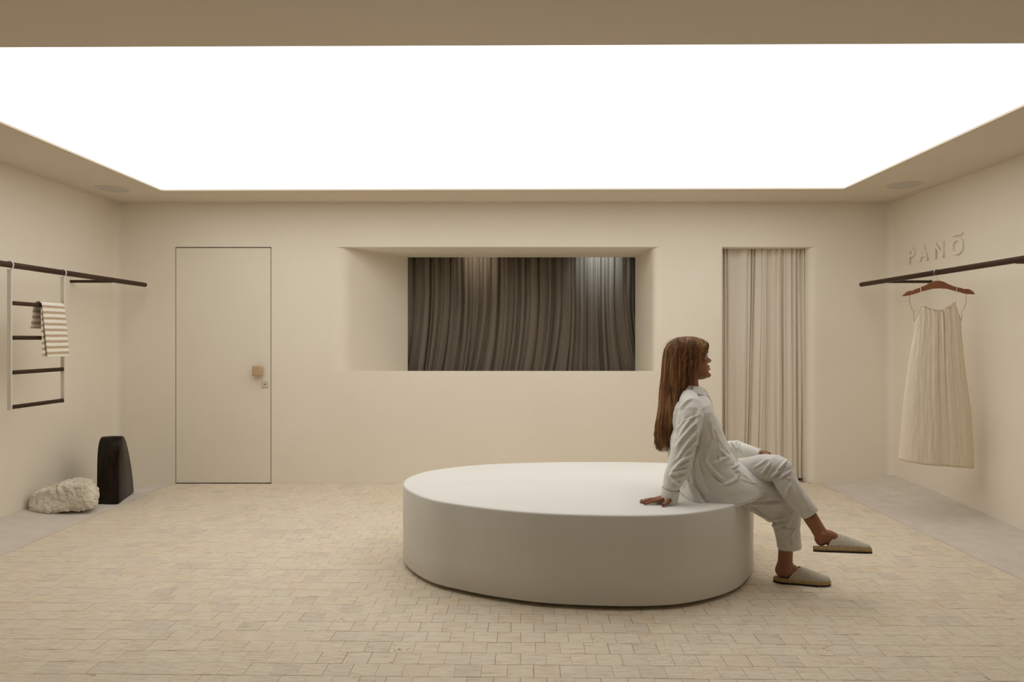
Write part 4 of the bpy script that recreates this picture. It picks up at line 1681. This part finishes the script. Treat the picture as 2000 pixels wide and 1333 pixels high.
pko = MB().loft(rings).obj('placket', M['shirt'], None, smooth=60)
pko.parent = shirt
lv = [P(1368, 755, DC + 0.030), P(1378, 762, DC + 0.036), P(1384.5, 772, DC + 0.034), P(1389.5, 788, DC + 0.024), P(1388, 803, DC + 0.012),
      P(1383, 792, DC + 0.030), P(1376, 778, DC + 0.046), P(1367, 766, DC + 0.055)]
lf = mesh_obj('lapel', lv, [list(range(8))], M['shirt'])
solidify(lf, 0.003, 0)
lf.parent = shirt
hm = oval((1337, 962), (1495, 931), DC, 0.2125, 0.063, 96, 0.85)
ho = MB().tube(hm + [hm[0]], 0.0024, 6, cap=False).obj('hem', M['shirt'], None, smooth=60)
ho.parent = shirt


def cuff(p0, p1, r0, r1, name='cuff'):
    d = (p1 - p0).normalized()
    rr_ = [(p0, r0 + 0.0005), (p0 + d * 0.003, r0 + 0.0025), ((p0 + p1) / 2, (r0 + r1) / 2 + 0.002), (p1 - d * 0.002, r1 + 0.002), (p1, r1 + 0.0005),
           (p1 - d * 0.002, r1 - 0.004), (p1 - d * 0.02, r1 - 0.006)]
    o = MB().tube([q for q, _ in rr_], [r for _, r in rr_], 28, cap=False).obj(name, M['shirt'], None, smooth=50)
    o.parent = shirt
    return o


c1 = cuff(P(1310.5, 955, 3.452), P(1306, 983, 3.461), 0.0435, 0.0405)
c2 = cuff(P(1447, 878.5, 3.835), P(1486, 889, 3.742), 0.038, 0.0285)
for px_, py_, dd in ((1448.5, 882.5, 3.792), (1473, 889.5, 3.742)):
    q = P(px_, py_, dd)
    b_ = MB().tube([q + Vector((0, 0.003, 0)), q + Vector((0, -0.003, -0.0005))], 0.0052, 14).obj('button', M['button'], None, smooth=40)
    b_.parent = shirt
for px_, py_ in ((1392.5, 806), (1405, 836), (1417, 862), (1427.5, 884)):
    q = P(px_, py_, DC)
    b_ = MB().tube([q + Vector((-0.002, 0.004, 0)), q + Vector((0.005, 0.004, 0.002))], 0.0052, 14).obj('button', M['button'], None, smooth=40)
    b_.parent = shirt

# ---- trousers
tr = MB()
tr.loft([oval((1345, 915), (1425, 905), DC, 0.150, 0.0, 32), oval((1335, 940), (1440, 925), DC, 0.175, 0.0, 32),
         oval((1338, 962), (1448, 950), DC, 0.180, 0.0, 32), oval((1350, 972), (1440, 966), DC, 0.170, 0.0, 32)])
# right thigh and shin
tr.tube([P(1392, 945, 3.575), P(1440, 952, 3.570), P(1490, 965, 3.572), P(1524, 976, 3.575), P(1537, 985, 3.577)], [0.083, 0.086, 0.082, 0.077, 0.066], 28,
        round_ends=True)
tr.loft([[P(1440, 972, 3.50), P(1440, 972, 3.62), P(1442, 980, 3.62), P(1442, 982, 3.50)],
         [P(1475, 975, 3.51), P(1475, 975, 3.63), P(1475, 1003, 3.62), P(1475, 1003, 3.52)],
         [P(1505, 985, 3.52), P(1505, 985, 3.63), P(1502, 1021, 3.62), P(1502, 1021, 3.53)],
         [P(1530, 990, 3.53), P(1530, 990, 3.63), P(1524, 1020, 3.62), P(1524, 1020, 3.54)]])
tr.tube([P(1534, 975, 3.575), P(1535, 1000, 3.580), P(1536, 1030, 3.585), P(1539, 1052, 3.588), P(1540.5, 1070, 3.590)],
        [0.072, 0.075, 0.0690, 0.0630, 0.0600], 28)
# left thigh and shin
tr.tube([P(1402, 932, 3.76), P(1445, 925, 3.70), P(1490, 915, 3.58), P(1516, 914, 3.515), P(1524, 918, 3.50)], [0.086, 0.080, 0.072, 0.068, 0.064], 28,
        round_ends=True)
tr.tube([P(1521, 912, 3.505), P(1530, 930, 3.488), P(1547, 960, 3.460), P(1565, 985, 3.440), P(1582.5, 1005.5, 3.425)],
        [0.060, 0.060, 0.0545, 0.0490, 0.0465], 28)
tme2 = remeshed(tr, 0.0042, 3, 0.5)
co, no = arrays(tme2)
co[:, 2] = np.where((co[:, 0] < 1.14) & (co[:, 2] < 0.4535), 0.4535, co[:, 2])
near = 1.0 / (1.0 + np.exp((co[:, 1] - 3.62) / 0.03))
CT = [
    # crossed thigh and knee
    (1470, 915, 1500, 895, 2.4, 5), (1487, 926, 1500, 908, 2.2, 6), (1490, 930, 1508, 905, 2.2, -4), (1503, 935, 1530, 905, 2.4, 7),
    (1508, 938, 1537, 898, 2.2, 7), (1506, 932, 1520, 920, 2.2, 6), (1508, 940, 1545, 920, 2.4, 5), (1516, 922, 1526, 914, 2.0, -5),
    (1545, 945, 1535, 975, 2.6, 3), (1552, 935, 1575, 985, 3.0, 4), (1538, 950, 1570, 1005, 3.0, -4), (1572, 965, 1582, 1000, 2.4, 4),
    (1536, 931, 1544, 936, 2.0, 4), (1512, 945, 1562, 1008, 2.4, 3),
    # planted thigh: folds gathering at the hip, drape behind the knee
    (1395, 975, 1470, 972, 2.0, 3), (1425, 979, 1528, 974, 2.2, 6), (1445, 983, 1530, 978, 2.2, -4), (1450, 985, 1505, 1015, 2.8, 5),
    (1460, 985, 1525, 985, 2.2, 5), (1475, 992, 1510, 1016, 2.6, -4), (1500, 1018, 1536, 1010, 2.4, 6), (1505, 1028, 1545, 1020, 2.4, 6),
    (1526, 985, 1545, 1008, 2.4, 5), (1508, 1022, 1550, 1034, 2.2, -5), (1552, 1000, 1530, 1050, 2.6, 5), (1556, 1030, 1536, 1066, 2.2, 4),
    (1545, 1040, 1545, 1068, 2.0, -4), (1515, 1040, 1540, 1034, 2.2, 3), (1520, 1062, 1540, 1050, 2.2, 3), (1519, 1066, 1563, 1056, 1.3, -1.6), (1563, 1004, 1591, 989, 1.3, -1.6),
]
co = creases(co, no, CT, near)
co = fabric_noise(co, no, 0.006, 9, 2.0)
co = fabric_noise(co, no, 0.0014, 32, 7.0)
co[:, 2] = np.where((co[:, 0] < 1.14) & (co[:, 2] < 0.4535), 0.4535, co[:, 2])
setco(tme2, co)
trousers = mesh_to_obj(tme2, 'trousers', M['trousers'], person, label='loose white cropped trousers')


# ---- slippers
def slipper(heel, fwd, upv, L, label):
    s = fwd.cross(upv).normalized()
    hw = [(0.0, 0.0), (0.012, 0.018), (0.04, 0.0285), (0.08, 0.031), (0.12, 0.0335), (0.17, 0.040), (0.205, 0.042), (0.24, 0.036), (0.262, 0.022), (0.272, 0.0)]
    k = L / 0.272

    def outline(grow, n=40):
        a = [(x * k, w) for x, w in hw]
        xs = np.linspace(0, 1, n)
        xs = (1 - np.cos(xs * math.pi)) / 2 * L
        w = np.interp(xs, [p[0] for p in a], [p[1] for p in a])
        pts = [(x, -w_) for x, w_ in zip(xs, w)] + [(x, w_) for x, w_ in zip(xs[::-1][1:-1], w[::-1][1:-1])]
        cx_ = L / 2
        return [(cx_ + (x - cx_) * (1 + grow / (L / 2)), y * (1 + grow / 0.04)) for x, y in pts]

    def ring(grow, z):
        return [heel + fwd * x + s * y + upv * z for x, y in outline(grow)]

    sl = MB().loft([ring(0.001, 0.009), ring(0.003, 0.011), ring(0.0025, 0.024), ring(0.0, 0.029)]).obj('slipper', M['cork'], None, smooth=50, label=label)
    sl.parent = person
    so = MB().loft([ring(0.0, 0.0005), ring(0.003, 0.002), ring(0.003, 0.009), ring(0.001, 0.010)]).obj('outsole', M['rubber'], None, smooth=50,
                                                                                                     label='thin dark rubber outsole')
    so.parent = sl
    # upper: arches from side to side, open behind
    NV, NU = 26, 22
    v, f = [], []
    for j in range(NV + 1):
        q = j / NV
        for i in range(NU + 1):
            a = math.pi * i / NU
            # opening runs back towards the sole at the sides
            start = (0.070 + 0.062 * math.sin(a) ** 1.3) * k
            x = start + (L - 0.006 - start) * (1 - (1 - q) ** 1.15)
            wx = np.interp(x, [p[0] * k for p in hw], [p[1] for p in hw])
            top = np.interp(x / k, [0.07, 0.13, 0.16, 0.19, 0.22, 0.25, 0.265, 0.272], [0.064, 0.062, 0.053, 0.042, 0.031, 0.020, 0.013, 0.005])
            zz = 0.0265 + top * math.sin(a) ** 0.8
            y = -math.cos(a) * max(wx - 0.0005, 0.0) * (1 - 0.12 * math.sin(a))
            v.append(heel + fwd * x + s * y + upv * zz)
    for j in range(NV):
        for i in range(NU):
            q = j * (NU + 1) + i
            f.append([q, q + 1, q + NU + 2, q + NU + 1])
    up_ = mesh_obj('upper', v, f, M['felt'], smooth=180, label='grey-beige canvas upper')
    solidify(up_, 0.003, 0)
    up_.parent = sl
    edge = [v[i] for i in range(NU + 1)]
    ed = MB().tube(edge, 0.0024, 8).obj('binding', M['ladder_paint'], None, smooth=60)
    ed.parent = sl


slipper(hr0, fr0, UP, 0.283, 'canvas slipper flat on the tiles')
slipper(hl0, fl0, ul0, LL, 'canvas slipper on the raised foot')

# ---- hair
HR_ = [  # y, front, back, half width, shift of the middle
    (658.0, 1350, 1336, 0.016), (660.0, 1362, 1325, 0.040), (664.5, 1371, 1314, 0.060), (671, 1377.5, 1306, 0.0735), (679, 1379.5, 1301, 0.080),
    (687, 1374.5, 1298.5, 0.0825), (695, 1365, 1297, 0.0840), (703, 1358.5, 1296, 0.0845), (712, 1355, 1295.3, 0.0845), (722, 1354.0, 1294.7, 0.084),
    (732, 1353.5, 1294, 0.083), (742, 1351, 1293, 0.082), (752, 1347, 1291.5, 0.085), (764, 1337, 1290, 0.090), (778, 1329, 1288.5, 0.096),
    (795, 1322, 1287, 0.100), (812, 1318, 1285.5, 0.101), (830, 1315.5, 1284, 0.098), (848, 1313.5, 1283, 0.092), (862, 1311.5, 1284, 0.082),
    (872, 1308, 1288, 0.068)]


def hair_ring(y, grow=0.0, n=48, th_=None):
    ys = [r[0] for r in HR_]
    fr_ = np.interp(y, ys, [r[1] for r in HR_])
    bk = np.interp(y, ys, [r[2] for r in HR_])
    hw = np.interp(y, ys, [r[3] for r in HR_])
    a, c = P(bk, y, DC), P(fr_, y, DC)
    cx_, ax = (a.x + c.x) / 2, (c.x - a.x) / 2 + grow
    hw = hw + grow
    out = []
    cx_ += 0.007 * math.sin((y - 752) / 24.0) * min(1, max(0, (y - 752) / 50))
    for t in (th_ if th_ is not None else [2 * math.pi * k / n for k in range(n)]):
        ct, st = math.cos(t), math.sin(t)
        out.append(Vector((cx_ + ax * math.copysign(abs(ct) ** 0.85, ct), DC + hw * math.copysign(abs(st) ** 0.85, st), a.z)))
    return out


hb = MB()
hb.loft([hair_ring(y, -0.004 - max(0, (y - 810) / 55) * 0.014) for y in [r[0] for r in HR_ if r[0] < 860]])
hme = remeshed(hb, 0.0045, 2, 0.5)
co, no = arrays(hme)
hh = np.array([noise.noise(Vector((math.atan2(c[1] - DC, c[0] - 0.9) * 9, c[2] * 2.0, 1))) for c in co])
co = co + no * (0.004 * hh)[:, None]
setco(hme, co)
hair = mesh_to_obj(hme, 'hair', M['hair'], person, label='long straight brown hair falling down the back')

rg = random.Random(21)
st = MB()


def lock(pts, r0, n=5, tip=0.25):
    m = len(pts)
    st.tube(pts, [r0 * (0.55 + 0.45 * min(1, k / 2)) * (1 - (1 - tip) * max(0, (k / (m - 1) - 0.55) / 0.45)) for k in range(m)], n)


YS = [658.5, 660.5, 664, 669, 675, 682, 690, 700, 711, 722, 734, 747, 761, 777, 795, 814, 834, 852, 866, 876]
for q in range(1500):
    th0 = rg.uniform(0, 2 * math.pi)
    i0 = rg.choice([0, 0, 1, 1, 2, 3, 5, 7])
    i1 = len(YS) - 1 - int(abs(rg.gauss(0, 2.2)))
    if math.cos(th0) > 0.62:                    # strands over the brow stop at the hairline
        i1 = min(i1, rg.choice([5, 6]))
    elif math.cos(th0) > 0.30:
        i1 = min(i1, rg.choice([8, 10, 12, 14]))
    if i1 - i0 < 3:
        continue
    lift = rg.uniform(-0.002, 0.0035)
    amp, frq, ph = rg.uniform(0.03, 0.13), rg.uniform(0.006, 0.02), rg.uniform(0, 6)
    pts = []
    for i in range(i0, i1 + 1):
        y = YS[i] + rg.uniform(-1, 1)
        t = th0 + amp * math.sin(y * frq * 2 + ph) + 0.04 * noise.noise(Vector((q * 0.7, y * 0.02, 2)))
        t += (0.28 * math.sin(th0) * abs(math.cos(th0)) * max(0, (y - 730) / 140))
        p = hair_ring(min(y, 872), lift, th_=[t])[0]
        if y > 800:
            p += Vector((rg.gauss(0, 1), rg.gauss(0, 1), 0)) * 0.0016 * (y - 800) / 60
        if y > 855:
            p.z -= 0.010 * rg.random() + (0.0035 * (y - 872) if y > 872 else 0)
            p.x += rg.uniform(-0.003, 0.003)
        pts.append(p)
    lock(pts, rg.uniform(0.0007, 0.0022), n=4)
# ends fanning out below and behind
for q in range(170):
    t = rg.uniform(0, 2 * math.pi)
    a = hair_ring(835, 0.0, th_=[t])[0]
    b_ = hair_ring(858, rg.uniform(-0.004, 0.003), th_=[t + rg.uniform(-.1, .1)])[0]
    c = hair_ring(870, rg.uniform(-0.012, 0.004), th_=[t + rg.uniform(-.2, .2)])[0]
    c.z -= rg.uniform(-0.006, 0.026)
    if math.cos(t) < -0.3 and rg.random() < 0.6:
        c.x -= rg.uniform(0, 0.016)
    lock(bez([a, b_, c], 8), rg.uniform(0.0010, 0.0022), tip=0.1)
# swept strands from the brow over the temple, loose fringe and fly-aways
for s in (-1, 1):
    for q in range(46):
        k = rg.random()
        y0, y1 = 664 + 16 * k, 680 + 36 * k + rg.uniform(-4, 4)
        p0 = HP(1371 + 8.5 * math.sin(min(1, k * 1.6) * 1.5), y0, s * rg.uniform(0.008, 0.040))
        p1 = hair_ring((y0 + y1) / 2 - 2, 0.003, th_=[s * 0.62])[0]
        p2 = hair_ring(y1, 0.004, th_=[s * rg.uniform(0.95, 1.5)])[0]
        p3 = hair_ring(y1 + rg.uniform(10, 60), 0.003, th_=[s * rg.uniform(1.4, 2.2)])[0]
        lock(bez([p0, p1, p2, p3], 14), rg.uniform(0.0014, 0.0030))
    for q in range(18):
        x0 = rg.uniform(1366, 1378)
        p0 = HP(x0, 662 + (x0 - 1366) * 0.7, s * rg.uniform(0.006, 0.03))
        p1 = HP(1379.5 + rg.uniform(-0.5, 1.0), 672 + rg.uniform(-2, 2), s * rg.uniform(0.015, 0.045))
        p2 = HP(1378.5 + rg.uniform(-2, 0.5), 681 + rg.uniform(-3, 3), s * rg.uniform(0.03, 0.055))
        p3 = HP(1371 + rg.uniform(-6, 2), 693 + rg.uniform(-3, 8), s * rg.uniform(0.062, 0.078))
        lock(bez([p0, p1, p2, p3], 12), rg.uniform(0.0012, 0.0026))
    for q in range(16):                          # face-framing locks in front of the ear
        x0 = rg.uniform(1346, 1358)
        p0 = HP(x0, 690 + rg.uniform(-4, 4), s * 0.080)
        p1 = HP(x0 - 1 + rg.uniform(-2, 2), 708, s * 0.083)
        p2 = HP(x0 - 4 + rg.uniform(-3, 1), 730, s * 0.080)
        p3 = HP(x0 - 9 + rg.uniform(-4, 4), 755 + rg.uniform(-12, 10), s * 0.085)
        lock(bez([p0, p1, p2, p3], 14), rg.uniform(0.0014, 0.0028))
for q in range(26):
    t = rg.uniform(0, 2 * math.pi)
    y0 = rg.choice([659, 661, 664, 670])
    p0 = hair_ring(y0, 0, th_=[t])[0]
    p1 = hair_ring(y0 + 6, 0.010 * rg.random() + 0.004, th_=[t + 0.2])[0]
    p1.z += 0.006
    p2 = hair_ring(y0 + rg.uniform(14, 40), 0.002, th_=[t + 0.35])[0]
    st.tube(bez([p0, p1, p2], 10), 0.0006, 4)
so_ = mesh_obj('strands', st.v, st.f, M['hair'], smooth=180)
so_['kind'] = 'stuff'
so_.parent = hair
